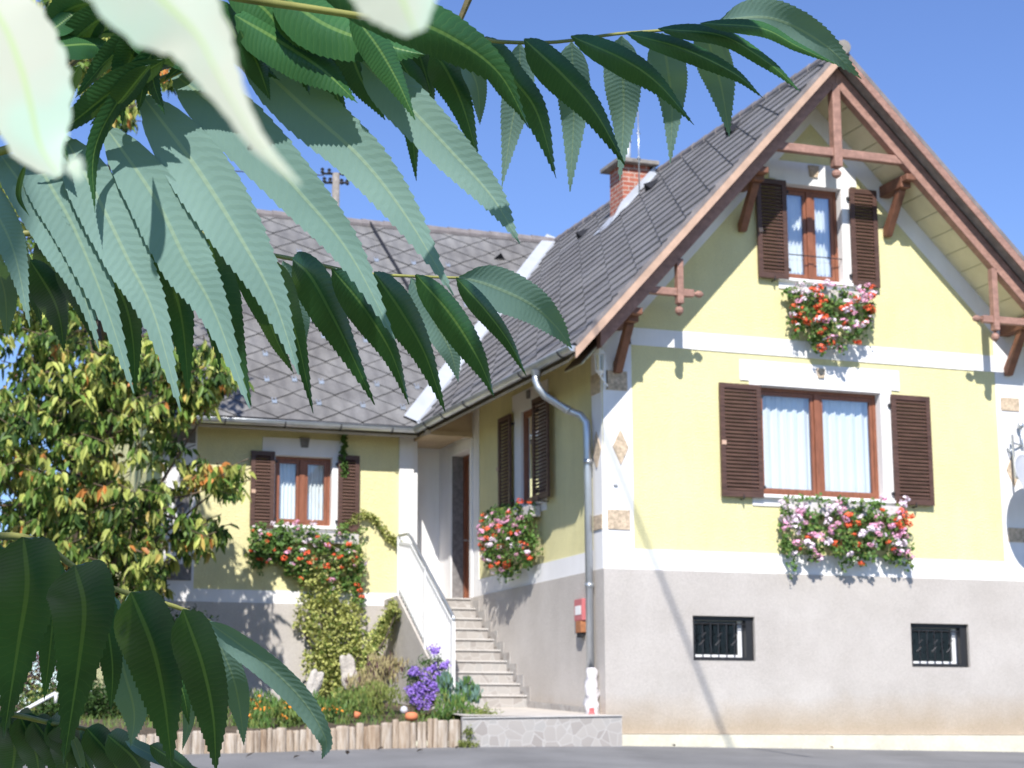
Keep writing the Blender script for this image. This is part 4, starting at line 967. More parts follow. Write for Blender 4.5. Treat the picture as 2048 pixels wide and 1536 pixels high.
# moss at the gap between palisade and edging
lf = MB(); cloud(lf, bp3(938, 1470, -.66), (.06, .04, .10), 200, .035, .012, [0], cr=.04); cloud(lf, bp3(935, 1487, -.72), (.16, .05, .03), 260, .04, .014, [0], cr=.03)
plant('weed', 'tuft of yellow-green weed in the gap between palisade and stone edging', 'weed', bp3(938, 1490, -.7), [('foliage', lf, [M['l_moss']])])
# rocks
def rock(px, py, Y, rx, rz_, lab, sd, tilt=0.):
    random.seed(sd); bm = bmesh.new(); bmesh.ops.create_icosphere(bm, subdivisions=3, radius=1); ph = rv(3)
    for v_ in bm.verts:
        n_ = v_.co.copy(); f_ = 1+.18*math.sin(3*n_.x+ph.x)+.15*math.sin(4*n_.y+ph.y)+.14*math.sin(5*n_.z+ph.z)+random.uniform(-.05, .05); v_.co = V((n_.x*rx*f_, n_.y*rx*.7*f_, n_.z*rz_*f_))
    me = bpy.data.meshes.new('rock'); bm.to_mesh(me); bm.free(); me.materials.append(M['rock']); o_ = bpy.data.objects.new('rock', me); COL.objects.link(o_); o_.location = on(px, py, 1, Y); o_.rotation_euler = (0, tilt, 0); tag(o_, lab, 'rock')
rock(622, 1385, 1.4, .08, .34, 'tall slanting pale rock in the flower bed', 3, .35); rock(603, 1418, .9, .11, .12, 'low pale rock at the foot of the slanting rock', 5); rock(697, 1345, 4.0, .10, .25, 'grey upright stone behind the creeper', 8, -.2)
# pots and ball
q = MB(); c = bp3(823, 1434, -.42); q.lathe(c, [(0, -.05), (.05, -.045), (.085, -.01), (.075, .035), (.05, .055), (0, .06)], 16); tag(q.build('terracotta_pot', M['terracotta'], smooth=True), 'upturned terracotta pot on top of the right logs', 'pot')
q = MB(); c = bp3(714, 1430, -.38); q.lathe(c, [(0, -.04), (.03, -.04), (.042, .035), (.034, .035), (.025, 0)], 14, (.3, -.2, 1)); tag(q.build('terracotta_pot', M['terracotta'], smooth=True), 'small tilted terracotta pot among the herbs', 'pot')
q = MB(); c = bp3(808, 1420, -.35); q.lathe(c, [(0, -.05), (.035, -.035), (.05, 0), (.035, .035), (0, .05)], 14); tag(q.build('garden_ball', M['dish'], smooth=True), 'grey-white garden ball left of the upturned pot', 'garden ball')
# ------------------------------------------------------------------ cherry tree at the left
random.seed(5)
tree = empty('cherry_tree', (-6.3, 3.4, 0), 'cherry tree with green, yellow and orange leaves left of the house wing', 'tree')
DT = 26.6
blobs = [(60, 640, 85, 26), (130, 720, 85, 34), (235, 730, 75, 34), (320, 720, 65, 28), (400, 740, 60, 24), (450, 745, 32, 8), (60, 800, 90, 30), (170, 830, 85, 36), (285, 830, 75, 26), (375, 790, 50, 18),
         (30, 900, 80, 28), (130, 930, 90, 34), (215, 960, 60, 22), (60, 1000, 85, 32), (165, 1040, 95, 40), (265, 1055, 75, 26), (60, 1100, 75, 26), (190, 1130, 80, 28), (290, 1140, 60, 18), (380, 1070, 42, 11), (425, 1050, 26, 5), (450, 955, 36, 8), (400, 950, 40, 9), (320, 990, 40, 10), (330, 905, 40, 6),
         (130, 40, 70, 24), (190, 120, 70, 26), (230, 60, 50, 14), (340, 130, 50, 14), (30, 560, 70, 20), (240, 200, 50, 16), (110, 1190, 70, 16), (250, 1190, 60, 10), (20, 1180, 60, 14), (130, 640, 60, 18), (-60, 800, 90, 26), (-50, 980, 90, 26), (-60, 600, 90, 22), (-50, 400, 90, 20), (60, 430, 80, 20), (160, 500, 80, 18), (170, 880, 45, 14), (165, 1000, 45, 14), (175, 1100, 45, 14), (270, 1180, 60, 14)]
cl = [MB() for _ in range(1)]; crown = cl[0]; tw = MB()
anchor = P(120, 1000, DT)
for x, y, r, n in blobs:
    for _ in range(int(n*1.75)):
        q_ = inball(); px, py = x+q_.x*r, y+q_.y*r; dpt = DT+random.uniform(-1.6, 1)*(1.3 if px < 330 else .5)
        c = P(px, py, dpt); nl_ = random.randint(9, 14)
        hue = random.random()
        dirn = V((random.uniform(-1, 1), random.uniform(-1, 1), -.1)).normalized()*.15
        tw.tube([c-dirn*1.4+V((0, 0, .04)), c, c+dirn+V((0, 0, -.04))], [.008, .006, .003], 4)
        for i in range(nl_):
            p = c+dirn*random.uniform(-1, 1)+rv(.05); u = random.random()
            if hue < .05: mi = 4 if u < .35 else (3 if u < .6 else 2)
            elif hue < .5: mi = 2 if u < .62 else (0 if u < .92 else (3 if u < .97 else 4))
            elif hue < .8: mi = 0 if u < .6 else 2
            else: mi = 1 if u < .7 else 0
            d_ = V((random.uniform(-.6, .6), random.uniform(-.6, .6), random.uniform(-1.3, -.15)))
            crown.leaf(p, d_, rv()+V((0, -.6, .7)), random.uniform(.12, .22), random.uniform(.05, .082), mi, fold=.22, droop=.15)
crown.build('crown', [M['l_green'], M['l_dark'], M['l_olive'], M['l_yellow'], M['l_orange']], tree, solid=False)
for i in range(26):
    x, y, r, n = random.choice(blobs[:40]); e = P(x+random.uniform(-r, r)*.6, y+random.uniform(-r, r)*.6, DT+random.uniform(-.8, .8)); s0 = V((-6.3+random.uniform(-.1, .1), 3.4, random.uniform(.9, 3.6)+max(0, (e.z-4)*.6)))
    m_ = s0.lerp(e, .5)+V((0, 0, .25))+rv(.15); tw.tube([s0, s0.lerp(m_, .6)+rv(.05), m_, m_.lerp(e, .5)+rv(.08), e], [.045, .034, .024, .015, .006], 5)
tw.build('twigs', M['twig'], tree)
q = MB(); q.tube([(-6.35, 3.4, -.4), (-6.3, 3.4, .8), (-6.22, 3.45, 1.9), (-6.35, 3.4, 3.4), (-6.2, 3.5, 5.2), (-6.4, 3.4, 7.5)], [.24, .18, .16, .13, .09, .04], 12); q.build('trunk', M['bark'], tree, smooth=True)
# background shrubs and trees left
def bush(name, lab, cat, c, rad, n, mats, L=.09, group=None):
    lf = MB(); cloud(lf, c, rad, n, L, L*.5, list(range(len(mats))), cr=.22, clump=18); return plant(name, lab, cat, c, [('foliage', lf, mats)], group)
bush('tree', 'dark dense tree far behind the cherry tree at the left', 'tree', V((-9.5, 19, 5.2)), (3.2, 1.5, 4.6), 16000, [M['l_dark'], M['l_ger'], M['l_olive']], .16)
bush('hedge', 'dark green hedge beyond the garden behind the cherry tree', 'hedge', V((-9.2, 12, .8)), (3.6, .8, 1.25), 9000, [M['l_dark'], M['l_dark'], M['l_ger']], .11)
bush('heather_bush', 'purple-pink heather bush at the far left of the garden', 'heather', on(95, 1340, 1, 3.0), (.55, .3, .35), 1600, [M['l_heather'], M['l_heather'], M['l_straw']], .05)
bush('shrub', 'yellow-green shrub behind the white rail', 'shrub', on(110, 1410, 1, 2.2), (.35, .3, .12), 700, [M['l_moss'], M['l_olive']], .05)
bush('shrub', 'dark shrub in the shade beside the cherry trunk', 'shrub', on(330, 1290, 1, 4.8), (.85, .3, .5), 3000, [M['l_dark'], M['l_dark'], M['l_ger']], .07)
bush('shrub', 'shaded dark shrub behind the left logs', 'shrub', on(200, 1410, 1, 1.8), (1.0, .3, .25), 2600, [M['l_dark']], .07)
q = MB(); q.tube([on(35, 1428, 1, 1.0), on(112, 1386, 1, 1.0)], .022, 8); q.tube([on(35, 1428, 1, 1.0), on(35, 1428, 1, 1.0)-V((0, 0, .10))], .02, 6); q.tube([on(112, 1386, 1, 1.0), on(112, 1386, 1, 1.0)-V((0, 0, .12))], .02, 6); tag(q.build('garden_rail', M['paint'], smooth=True), 'slanting white metal rail in front of the heather', 'rail')
# pale round blossoms on a tall stem in front of the wing corner
r_ = empty('rose_bush', on(270, 900, 1, 4.5), 'tall stem with pale yellow round blossoms among the cherry leaves', 'rose')
q = MB(); random.seed(44)
for x, y in ((240, 895), (222, 912), (246, 925), (262, 840), (280, 838), (302, 835), (303, 865), (301, 885), (300, 905), (293, 925), (306, 940), (272, 930), (265, 905), (232, 860), (255, 880), (288, 850), (270, 868)):
    p = P(x, y, 25.1+random.uniform(-.2, .2)); q.lathe(p, [(0, -.025), (.02, -.015), (.028, 0), (.02, .015), (0, .025)], 10)
q.build('blossoms', simple('pale_yellow_petals', (.55, .56, .26), .6), r_, smooth=True)
q = MB(); b_ = P(285, 850, 25.1); q.tube([V((b_.x-.3, b_.y+.5, 0)), P(270, 1000, 25.2), b_], [.008, .006, .004], 6); q.build('stem', M['twig'], r_)
# ------------------------------------------------------------------ sumac in the foreground
def bez(pts, t):
    """Catmull-like smooth curve through 3 or 4 points"""
    n = len(pts)-1; k = min(int(t*n), n-1); f = t*n-k
    p1, p2 = pts[k], pts[k+1]; p0 = pts[k-1] if k else p1+(p1-p2); p3 = pts[k+2] if k+2 <= n else p2+(p2-p1)
    return .5*((2*p1)+(p2-p0)*f+(2*p0-5*p1+4*p2-p3)*f*f+(3*p1-p0-3*p2+p3)*f**3)
PROF = [(0, .06), (.04, .38), (.09, .67), (.16, .88), (.25, .99), (.35, 1.0), (.5, .90), (.62, .74), (.74, .53), (.84, .32), (.92, .15), (.97, .05), (1, .0)]
PROFW = [(0, .06), (.04, .42), (.09, .72), (.16, .90), (.26, .99), (.40, 1.0), (.5, .96), (.62, .84), (.74, .62), (.84, .38), (.92, .18), (.97, .06), (1, .0)]
def prof(t, tab=None):
    tab = tab or PROF
    for (a, x), (b, y) in zip(tab, tab[1:]):
        if t <= b: return x+(y-x)*(t-a)/(b-a)
    return 0
def leaflet(parent, path, hw, d0, d1, under=False, roll=0., fold=.3, arch=.0, mat='sumac', teeth=True, label=None, seed=None, wave=.05):
    """one lanceolate toothed leaflet: path = photo pixels of the midrib base..tip, hw = half width in pixels, d0/d1 depths"""
    rs = random.Random(hash((round(path[0][0]), round(path[0][1]), hw)) if seed is None else seed)
    n = len(path)-1; pts = [P(x, y, d0+(d1-d0)*k/n) for k, (x, y) in enumerate(path)]
    D = (d0+d1)/2; w0 = hw*D/FPX; NS = 56 if teeth else 24; NC = 4
    L = sum((pts[k+1]-pts[k]).length for k in range(n))
    mb = MB(); rows = []; uvs = []
    toCam = (CAM-pts[n//2]).normalized()
    ph = rs.random()*6
    for i in range(NS+1):
        t = i/NS; p = bez(pts, t); tg = (bez(pts, min(1, t+.01))-bez(pts, max(0, t-.01))).normalized()
        side = tg.cross(toCam).normalized(); side = (Matrix.Rotation(roll, 3, tg) @ side); nn = side.cross(tg).normalized()   # nn faces the camera
        if nn.dot(toCam) < 0: nn = -nn
        wdt = w0*prof(t, PROFW if path[0][1] > 1050 else PROF)*(1+.05*math.sin(ph*2+t*7)); z = math.sin(math.pi*t)*arch*L
        row = []; uv = []
        for k in range(-NC, NC+1):
            u = k/NC; e = abs(u)
            ww_ = wdt
            if teeth and e == 1: 
                tm = rs.uniform(.5, 1.3); ww_ = wdt+w0*(.034*tm if i % 2 else -.02)*(t < .95); tt_ = .75/NS*(1 if i % 2 else 0)
                pp_ = bez(pts, min(1, t+tt_))
            else: pp_ = p
            bend = (-1 if not under else 1)*(fold*wdt*(e**1.4))+wave*w0*math.sin(ph+t*11+(0 if u > 0 else 1.5))*e
            row.append(pp_+side*(u*ww_)+nn*(bend+z)); uv.append((u, t*1.0))
        rows.append(row); uvs.append(uv)
    K = 2*NC+1
    for r_ in rows: mb.v += [tuple(q) for q in r_]
    mb.uv = []
    # front face must be the upper side
    a, b, c = rows[NS//2][NC], rows[NS//2][NC+1], rows[NS//2+1][NC]
    fn = (b-a).cross(c-a); faces_cam = fn.dot(toCam) > 0
    flip = faces_cam == under
    for i in range(NS):
        for k in range(K-1):
            f = (i*K+k, i*K+k+1, (i+1)*K+k+1, (i+1)*K+k); u = [uvs[i][k], uvs[i][k+1], uvs[i+1][k+1], uvs[i+1][k]]
            if flip: f = f[::-1]; u = u[::-1]
            mb.f.append(f); mb.m.append(0); mb.uv.append(u)
    return mb.build('leaflet', M[mat], parent, smooth=True, solid=False, label=label)
def rachis(parent, path, d0, d1, r0=.0022, r1=.001):
    n = len(path)-1; pts = [P(x, y, d0+(d1-d0)*k/n) for k, (x, y) in enumerate(path)]; sm = [bez(pts, i/24) for i in range(25)]
    q = MB(); q.tube(sm, [r0+(r1-r0)*i/24 for i in range(25)], 8); return q.build('stalk', M['rachis'], parent, smooth=True)
sumac = empty('sumac_branch', P(200, -300, 1.0), 'overhanging sumac branch with long toothed leaflets across the top of the view', 'sumac branch')
def comp(label, c, parent=None): return empty('compound_leaf', c, None, None, None, parent or sumac) if not label else tag(empty('compound_leaf', c, None, None, None, parent or sumac), label)
# frond with pale undersides
A = comp('large compound leaf showing pale blue-green undersides', P(0, 300, .85))
rachis(A, [(-120, 330), (10, 300), (150, 245), (300, 170), (480, 100), (720, 118)], .87, .88, .0024, .0012)
for path, hw in (([(722, 122), (800, 195), (900, 300), (985, 395), (1040, 488)], 47), ([(478, 92), (600, 206), (722, 316), (815, 436), (908, 592)], 55), ([(338, 140), (470, 246), (600, 385), (700, 508), (790, 680)], 56),
                 ([(276, 180), (392, 334), (478, 470), (548, 600), (598, 750)], 58), ([(205, 245), (308, 393), (372, 520), (430, 626), (500, 818)], 56), ([(126, 268), (196, 396), (255, 516), (308, 628), (362, 824)], 52),
                 ([(50, 275), (92, 355), (150, 460), (212, 612), (268, 788)], 46), ([(-10, 295), (55, 385), (115, 482), (162, 572), (198, 698)], 40), ([(-60, 330), (-5, 430), (30, 510), (60, 655)], 34)):
    leaflet(A, path, hw*1.02, .88, .89, under=True, roll=R(4), fold=.10, arch=.01)
# darker leaflets of the far row seen between the pale ones
A2 = comp('shaded dark leaflets hanging behind the pale ones', P(300, 500, 1.2))
rachis(A2, [(0, 470), (150, 460), (300, 450), (420, 470), (520, 510)], 1.15, 1.2)
for path, hw, un in (([(415, 465), (440, 560), (468, 680), (503, 812)], 46, 0), ([(300, 462), (345, 560), (368, 650), (378, 792)], 44, 0), ([(205, 520), (250, 600), (268, 680), (271, 790)], 34, 0), ([(60, 520), (105, 590), (122, 640), (128, 704)], 34, 0),
                     ([(-10, 520), (12, 590), (14, 675)], 28, 1), ([(30, 500), (66, 570), (84, 652)], 24, 0), ([(120, 520), (170, 600), (190, 690)], 30, 0), ([(470, 520), (530, 620), (560, 690), (588, 748)], 22, 0), ([(545, 520), (575, 610), (600, 690), (627, 828)], 30, 0), ([(240, 440), (290, 540), (330, 640), (345, 730)], 34, 0), ([(350, 470), (395, 560), (430, 640), (440, 740)], 30, 0), ([(170, 470), (190, 560), (215, 640)], 26, 0), ([(-30, 480), (-5, 560), (20, 640)], 30, 0), ([(-60, 380), (-10, 460), (40, 540)], 36, 0), ([(90, 470), (95, 560), (100, 650)], 24, 0), ([(255, 520), (300, 600), (322, 720)], 24, 0), ([(400, 520), (420, 600), (425, 700)], 22, 0), ([(10, 440), (40, 520), (50, 600)], 30, 0)):
    leaflet(A2, path, hw, 1.17, 1.25, under=bool(un), roll=R(-14), fold=.3, arch=-.03)
# middle frond
Cc = comp('compound leaf in front of the grey roofs, dark leaflets with light streaks', P(600, 520, 1.35))
rachis(Cc, [(420, 490), (560, 513), (640, 530), (720, 546), (810, 552), (925, 556)], 1.30, 1.38, .0018, .001)
for path, hw, un in (([(585, 517), (625, 552), (668, 628), (705, 706), (749, 810)], 41, 0), ([(664, 537), (730, 612), (785, 703), (819, 810)], 33, 0), ([(748, 544), (805, 620), (853, 706), (890, 824)], 38, 0), ([(832, 549), (907, 631), (959, 716), (990, 796)], 34, 0),
                     ([(912, 555), (974, 619), (1020, 682), (1053, 752)], 22, 0)): leaflet(Cc, path, hw, 1.28, 1.36, under=False, roll=R(-22), fold=.34, arch=-.03, wave=.06)
leaflet(Cc, [(918, 553), (985, 572), (1061, 607), (1110, 650), (1144, 698)], 42, 1.36, 1.42, True, R(10), .12, .02)
for path, hw in (([(566, 522), (590, 580), (604, 640), (612, 690)], 24), ([(822, 556), (862, 630), (900, 700), (917, 764)], 30), ([(700, 548), (740, 640), (775, 700)], 20)): leaflet(Cc, path, hw, 1.40, 1.44, True, R(5), .15, .0)
# top right frond
T_ = comp('long compound leaf reaching across the sky to the gable', P(1200, 70, 1.5))
rachis(T_, [(820, 50), (955, 76), (1010, 84), (1113, 84), (1232, 68), (1350, 58), (1470, 40)], 1.42, 1.56, .002, .001)
for path, hw in (([(962, 74), (1027, 150), (1078, 222), (1113, 357)], 42), ([(1048, 78), (1130, 147), (1195, 222), (1250, 330)], 40), ([(1142, 72), (1249, 114), (1320, 164), (1389, 250)], 31), ([(1252, 66), (1367, 92), (1469, 141), (1527, 196)], 22), ([(1316, 57), (1445, 66), (1539, 121), (1602, 184)], 20), ([(1400, 46), (1523, 51), (1601, 90), (1676, 130)], 16)):
    leaflet(T_, path, hw, 1.46, 1.52, False, R(-25), .36, -.04)
leaflet(T_, [(1440, 40), (1543, 36), (1640, 82), (1723, 158)], 40, 1.54, 1.60, True, R(8), .12, .02)
for path, hw in (([(1040, 86), (1038, 170), (1022, 260), (1004, 374)], 31), ([(1143, 84), (1147, 170), (1147, 250), (1140, 384)], 36), ([(1243, 72), (1246, 150), (1247, 240), (1240, 362)], 37), ([(1324, 66), (1336, 140), (1344, 210), (1341, 326)], 38), ([(1410, 54), (1426, 115), (1444, 180), (1459, 274)], 38)):
    leaflet(T_, path, hw, 1.56, 1.62, True, R(14), .10, .0)
for path, hw, un in (([(866, 100), (900, 150), (930, 220), (959, 330)], 36, 0), ([(780, 90), (835, 180), (858, 240)], 34, 0), ([(785, 110), (822, 240), (833, 362)], 22, 0), ([(895, 290), (908, 330), (912, 366)], 10, 1), ([(925, 110), (955, 170), (960, 250)], 24, 1), ([(640, -30), (720, 40), (740, 130), (745, 210)], 38, 0), ([(870, 60), (905, 170), (940, 290)], 26, 0), ([(690, 60), (720, 150), (770, 240)], 34, 0), ([(600, 60), (620, 140), (640, 240)], 34, 0), ([(740, 30), (800, 100), (830, 190)], 36, 0), ([(560, 40), (575, 110), (560, 190)], 32, 0), ([(820, 60), (850, 140), (870, 220)], 30, 0), ([(650, 80), (665, 160), (700, 260)], 26, 0)):
    leaflet(T_, path, hw, 1.40, 1.46, bool(un), R(-18), .3, -.02)
# dark leaves of the top left cluster
Dk = comp('cluster of dark shaded leaves at the top left', P(500, 0, .75))
rachis(Dk, [(250, -60), (450, -10), (640, 20), (840, 50)], .72, .8, .0022, .0014)
leaflet(Dk, [(640, -20), (780, 20), (905, 72), (1000, 145), (1058, 256)], 52, .78, .86, False, R(-12), .25, -.03)
for path, hw in (([(470, 30), (560, 75), (650, 135), (716, 206)], 56), ([(540, -30), (650, 40), (760, 80), (850, 110)], 60), ([(450, -40), (540, 20), (600, 110), (620, 190)], 48), ([(700, 20), (760, 90), (800, 160), (830, 240)], 36), ([(330, 76), (262, 180), (198, 300), (190, 426)], 24), ([(330, 60), (235, 112), (150, 196)], 32), ([(90, 70), (150, 20), (205, -10)], 26), ([(110, 92), (180, 85), (240, 104)], 32), ([(345, 112), (300, 150), (276, 226)], 28), ([(50, 330), (42, 390), (60, 434)], 7),
                 ([(250, 70), (330, 90), (420, 130), (470, 190)], 34), ([(240, 20), (180, 60), (120, 130), (90, 210)], 36), ([(300, 60), (270, 110), (250, 170), (245, 250)], 34), ([(360, 20), (330, 80), (310, 150), (330, 230)], 32), ([(200, 0), (130, 30), (70, 90)], 34), ([(420, 40), (400, 90), (370, 130), (330, 160)], 30), ([(160, 130), (130, 190), (120, 260), (140, 330)], 30), ([(430, 0), (470, 60), (500, 110), (560, 160)], 40), ([(330, 120), (230, 190), (150, 250), (60, 300)], 34), ([(560, -20), (620, 60), (690, 120)], 44), ([(380, 60), (300, 60), (200, 70), (110, 110)], 30), ([(480, 60), (520, 130), (540, 200)], 34), ([(300, 130), (240, 210), (180, 250)], 26)):
    leaflet(Dk, path, hw, .85, .87, False, R(-30), .3, -.05)
leaflet(Dk, [(205, -20), (240, 35), (256, 82)], 18, .8, .84, True, R(10), .12)
# near, overexposed, out of focus: glare painted into their colour
Wb = comp('leaflets coloured as overexposed, very close and out of focus', P(300, 0, .3))
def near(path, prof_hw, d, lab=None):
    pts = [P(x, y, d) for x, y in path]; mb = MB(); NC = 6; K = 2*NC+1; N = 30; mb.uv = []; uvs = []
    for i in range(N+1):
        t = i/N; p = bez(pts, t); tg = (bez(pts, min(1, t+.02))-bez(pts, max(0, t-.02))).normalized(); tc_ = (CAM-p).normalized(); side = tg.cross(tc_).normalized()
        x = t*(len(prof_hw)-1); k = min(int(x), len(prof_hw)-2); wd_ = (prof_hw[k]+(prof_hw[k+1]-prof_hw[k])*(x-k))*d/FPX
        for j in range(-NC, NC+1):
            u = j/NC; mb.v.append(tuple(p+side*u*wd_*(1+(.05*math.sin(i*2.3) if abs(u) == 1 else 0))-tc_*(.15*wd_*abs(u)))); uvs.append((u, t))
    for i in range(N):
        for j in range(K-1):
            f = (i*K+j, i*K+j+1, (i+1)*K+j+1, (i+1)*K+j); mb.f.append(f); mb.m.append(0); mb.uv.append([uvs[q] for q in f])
    mb.build('leaflet', M['overexposed'], Wb, smooth=True, solid=False)
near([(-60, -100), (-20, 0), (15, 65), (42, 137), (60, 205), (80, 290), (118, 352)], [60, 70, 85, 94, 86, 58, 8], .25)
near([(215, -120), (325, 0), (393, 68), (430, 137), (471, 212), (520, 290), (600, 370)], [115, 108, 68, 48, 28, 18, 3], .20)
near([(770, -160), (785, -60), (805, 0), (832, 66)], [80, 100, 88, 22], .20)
leaflet(Wb, [(138, 318), (150, 335), (160, 366)], 20, .19, .19, False, 0, .1, mat='overexposed', teeth=False)
q = MB(); q.tube([P(-60, -360, 1.05), P(120, -300, 1.0), P(300, -140, .98), P(250, -60, .95), P(200, 60, .94), P(60, 200, .93), P(-60, 310, .9)], [.009, .008, .007, .005, .004, .003, .003], 8); q.build('stem', M['sumac_wood'], sumac, smooth=True)
q = MB(); q.tube([P(300, -140, .98), P(480, -60, 1.05), P(700, 0, 1.2), P(820, 50, 1.42)], [.006, .005, .003, .002], 8); q.build('stem', M['sumac_wood'], sumac, smooth=True)
q = MB(); q.tube([P(60, 200, .93), P(120, 380, 1.0), P(250, 450, 1.12), P(420, 490, 1.3)], [.004, .004, .003, .002], 8); q.build('stem', M['sumac_wood'], sumac, smooth=True)
q = MB(); q.tube([P(920, 40, 1.9), P(945, -20, 1.9), P(980, -60, 1.9)], [.003, .004, .005], 6); q.build('twig', M['sumac_wood'], sumac)
# lower left branch
sm2 = empty('sumac_branch', P(-200, 1100, 1.1), 'lower sumac branch with dark hanging leaflets at the bottom left', 'sumac branch')
E_ = comp('compound leaf with broad dark leaflets hanging at the lower left', P(0, 1075, 1.05), sm2)
rachis(E_, [(-150, 1090), (0, 1072), (80, 1085), (150, 1135), (230, 1178), (350, 1213), (420, 1243)], 1.02, 1.12, .0024, .0012)
for path, hw in (([(47, 1074), (57, 1174), (38, 1297), (7, 1480)], 66), ([(150, 1130), (171, 1216), (160, 1331), (127, 1530)], 64), ([(262, 1184), (307, 1290), (331, 1401), (344, 1536)], 58), ([(366, 1218), (408, 1331), (429, 1436), (432, 1545)], 46), ([(-60, 1080), (-50, 1180), (-60, 1300), (-80, 1450)], 55)):
    leaflet(E_, path, hw, 1.0, 1.1, False, R(-10), .28, -.03)
for path, hw in (([(420, 1246), (464, 1349), (480, 1420), (488, 1490)], 25), ([(222, 1186), (243, 1320), (268, 1420), (262, 1492)], 36), ([(372, 1330), (378, 1430), (365, 1500)], 13), ([(112, 1230), (100, 1290), (86, 1330)], 18)): leaflet(E_, path, hw, 1.14, 1.2, True, R(10), .12)
for path, hw in (([(190, 1165), (212, 1240), (225, 1330), (222, 1420)], 30), ([(100, 1110), (108, 1200), (100, 1300), (88, 1400)], 30), ([(300, 1200), (330, 1290), (365, 1380), (378, 1450)], 24), ([(0, 1090), (-10, 1200), (-20, 1340), (-30, 1440)], 40)): leaflet(E_, path, hw, 1.12, 1.16, False, R(-14), .3)
leaflet(E_, [(412, 1241), (470, 1282), (545, 1340), (611, 1408), (652, 1480), (644, 1518)], 30, 1.1, 1.16, True, R(30), .2)
G_ = comp('lowest compound leaf cut by the bottom edge of the view', P(100, 1480, 1.25), sm2)
rachis(G_, [(-40, 1425), (30, 1430), (110, 1448), (170, 1458), (240, 1478), (330, 1510), (420, 1550)], 1.22, 1.3, .002, .001)
for path, hw, un in (([(15, 1436), (30, 1490), (20, 1570)], 52, 0), ([(66, 1440), (100, 1490), (118, 1560)], 32, 0), ([(174, 1457), (223, 1516), (250, 1580)], 34, 0), ([(160, 1460), (185, 1500), (205, 1560)], 12, 1), ([(143, 1470), (157, 1506), (170, 1560)], 10, 1), ([(250, 1482), (314, 1514), (395, 1548)], 14, 1), ([(300, 1490), (360, 1530), (420, 1580)], 20, 0), ([(95, 1442), (150, 1490), (190, 1560)], 36, 0), ([(215, 1470), (270, 1520), (300, 1580)], 34, 0), ([(-20, 1430), (-10, 1490), (-20, 1560)], 40, 0), ([(120, 1450), (135, 1500), (130, 1570)], 34, 0), ([(40, 1432), (70, 1500), (80, 1560)], 34, 0)):
    leaflet(G_, path, hw, 1.24, 1.3, bool(un), R(-12), .28)
q = MB(); q.tube([P(-500, 1250, 1.0), P(-300, 1200, 1.0), P(-150, 1090, 1.02)], [.009, .007, .003], 8); q.tube([P(-300, 1200, 1.0), P(-160, 1380, 1.15), P(-40, 1425, 1.22)], [.006, .005, .003], 8); q.build('stem', M['sumac_wood'], sm2, smooth=True)
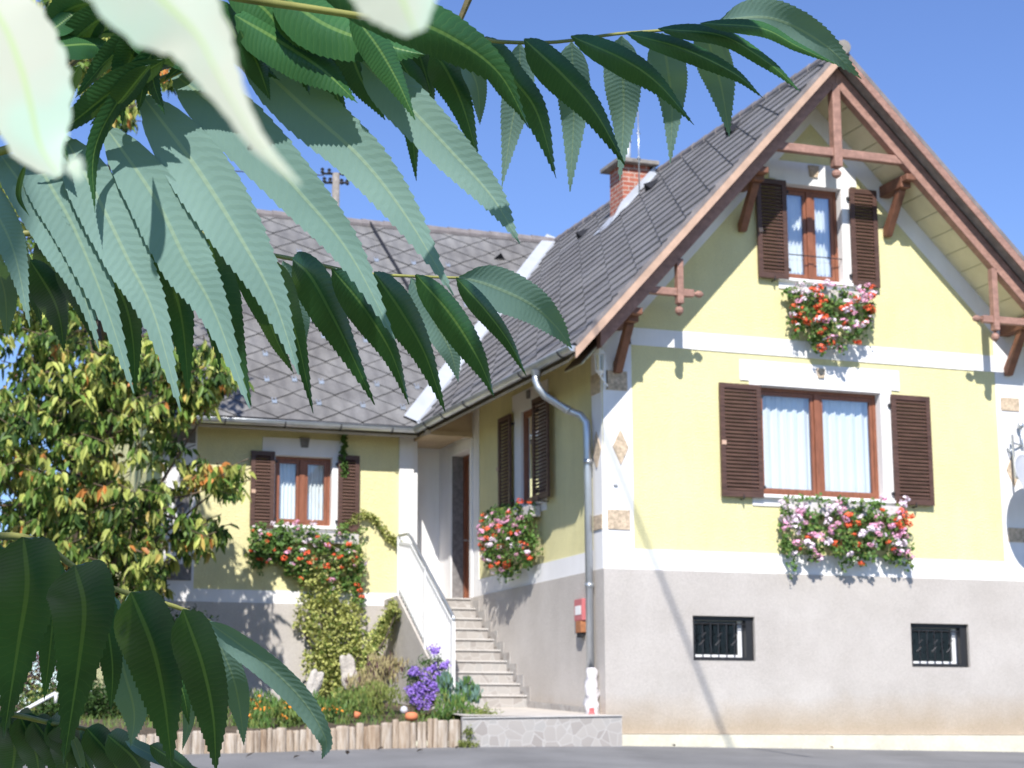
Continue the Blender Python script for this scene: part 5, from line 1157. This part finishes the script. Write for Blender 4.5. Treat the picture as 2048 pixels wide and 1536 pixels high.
# unseen sumac leaves added above the view to cast dappled shade on dark leaflets
random.seed(77)
def shade_leaves(parent, targets, n, lift0, lift1, spread):
    g_ = comp('unseen leaves added above the view to shade the lower ones', P(200, -500, .9), parent)
    k = 0; tries = 0
    while k < n and tries < 12000:
        tries += 1; x, y, d = random.choice(targets); l_ = random.uniform(lift0, lift1)
        c = P(x+random.uniform(-1, 1)*spread, y+random.uniform(-1, 1)*spread*.7, d)-SUN*l_
        ax = (RT*random.uniform(-1, 1)+V((0, 0, -1))*random.uniform(.2, 1)+FW*random.uniform(-.6, .6)).normalized(); L_ = random.uniform(.09, .14)
        ok = True
        for q_ in (c, c+ax*L_):
            X, Y, z = proj(q_)
            if z > .05 and -60 < X < 2110 and -60 < Y < 1600: ok = False
            if (q_-CAM).length < .12: ok = False
        for q_ in (c, c+ax*L_*.5, c+ax*L_):
            k_ = (.88-(q_-CAM).dot(FW))/SUN.dot(FW)
            if k_ > 0:
                X, Y, z = proj(q_+SUN*k_)
                if -60 < X < 1090 and Y > 170 and Y < 860 and random.random() < .97: ok = False
        if not ok: continue
        me_ = MB(); nrm = -SUN+rv(.5); me_.uv = []
        w_ = L_*.13; sd_ = ax.cross(nrm).normalized(); N = 12
        for i in range(N+1):
            t = i/N; p = c+ax*L_*t; wd_ = w_*prof(t)
            for u in (-1, 0, 1): me_.v.append(tuple(p+sd_*u*wd_))
        for i in range(N):
            for j in range(2): me_.f.append((i*3+j, i*3+j+1, (i+1)*3+j+1, (i+1)*3+j)); me_.m.append(0); me_.uv.append([(j-1, i/N), (j, i/N), (j, (i+1)/N), (j-1, (i+1)/N)])
        me_.build('leaflet', M['sumac'], g_, smooth=True, solid=False); k += 1
shade_leaves(sumac, [(1100, 160, 1.5), (1250, 130, 1.5), (1000, 180, 1.5), (1400, 110, 1.5), (900, 120, 1.45), (700, 100, 1.43), (620, 130, 1.43), (780, 120, 1.43), (640, 60, .83), (760, 40, .83), (560, 40, .83), (400, 60, .83)], 70, .35, .9, 110)
shade_leaves(sumac, [(660, 640, 1.35), (740, 660, 1.35), (840, 650, 1.35), (930, 680, 1.35), (330, 600, 1.2), (440, 620, 1.2), (200, 600, 1.2)], 20, .75, 1.3, 90)
shade_leaves(sm2, [(50, 1250, 1.05), (170, 1300, 1.05), (310, 1350, 1.05), (400, 1380, 1.1), (120, 1480, 1.25)], 90, 1.1, 1.9, 110)

# dry leaves blown onto the road
random.seed(9)
for x, y in ((-3.9, -1.6), (-4.6, -1.9), (-3.0, -1.35), (-2.4, -1.0), (-5.1, -1.7), (.6, -.75), (2.9, -.7), (-3.4, -1.05), (-4.2, -1.25)):
    q = MB(); p = V((x, y, street_z(x, y)+.012)); q.leaf(p, V((random.uniform(-1, 1), random.uniform(-1, 1), .15)), V((0, 0, 1)), random.uniform(.07, .11), .05, 0, fold=.35, droop=-.15)
    tag(q.build('fallen_leaf', M['twig'], solid=False), 'small dry brown leaf lying on the asphalt by the foot of the house', 'fallen leaf', 'dry leaves on the road')
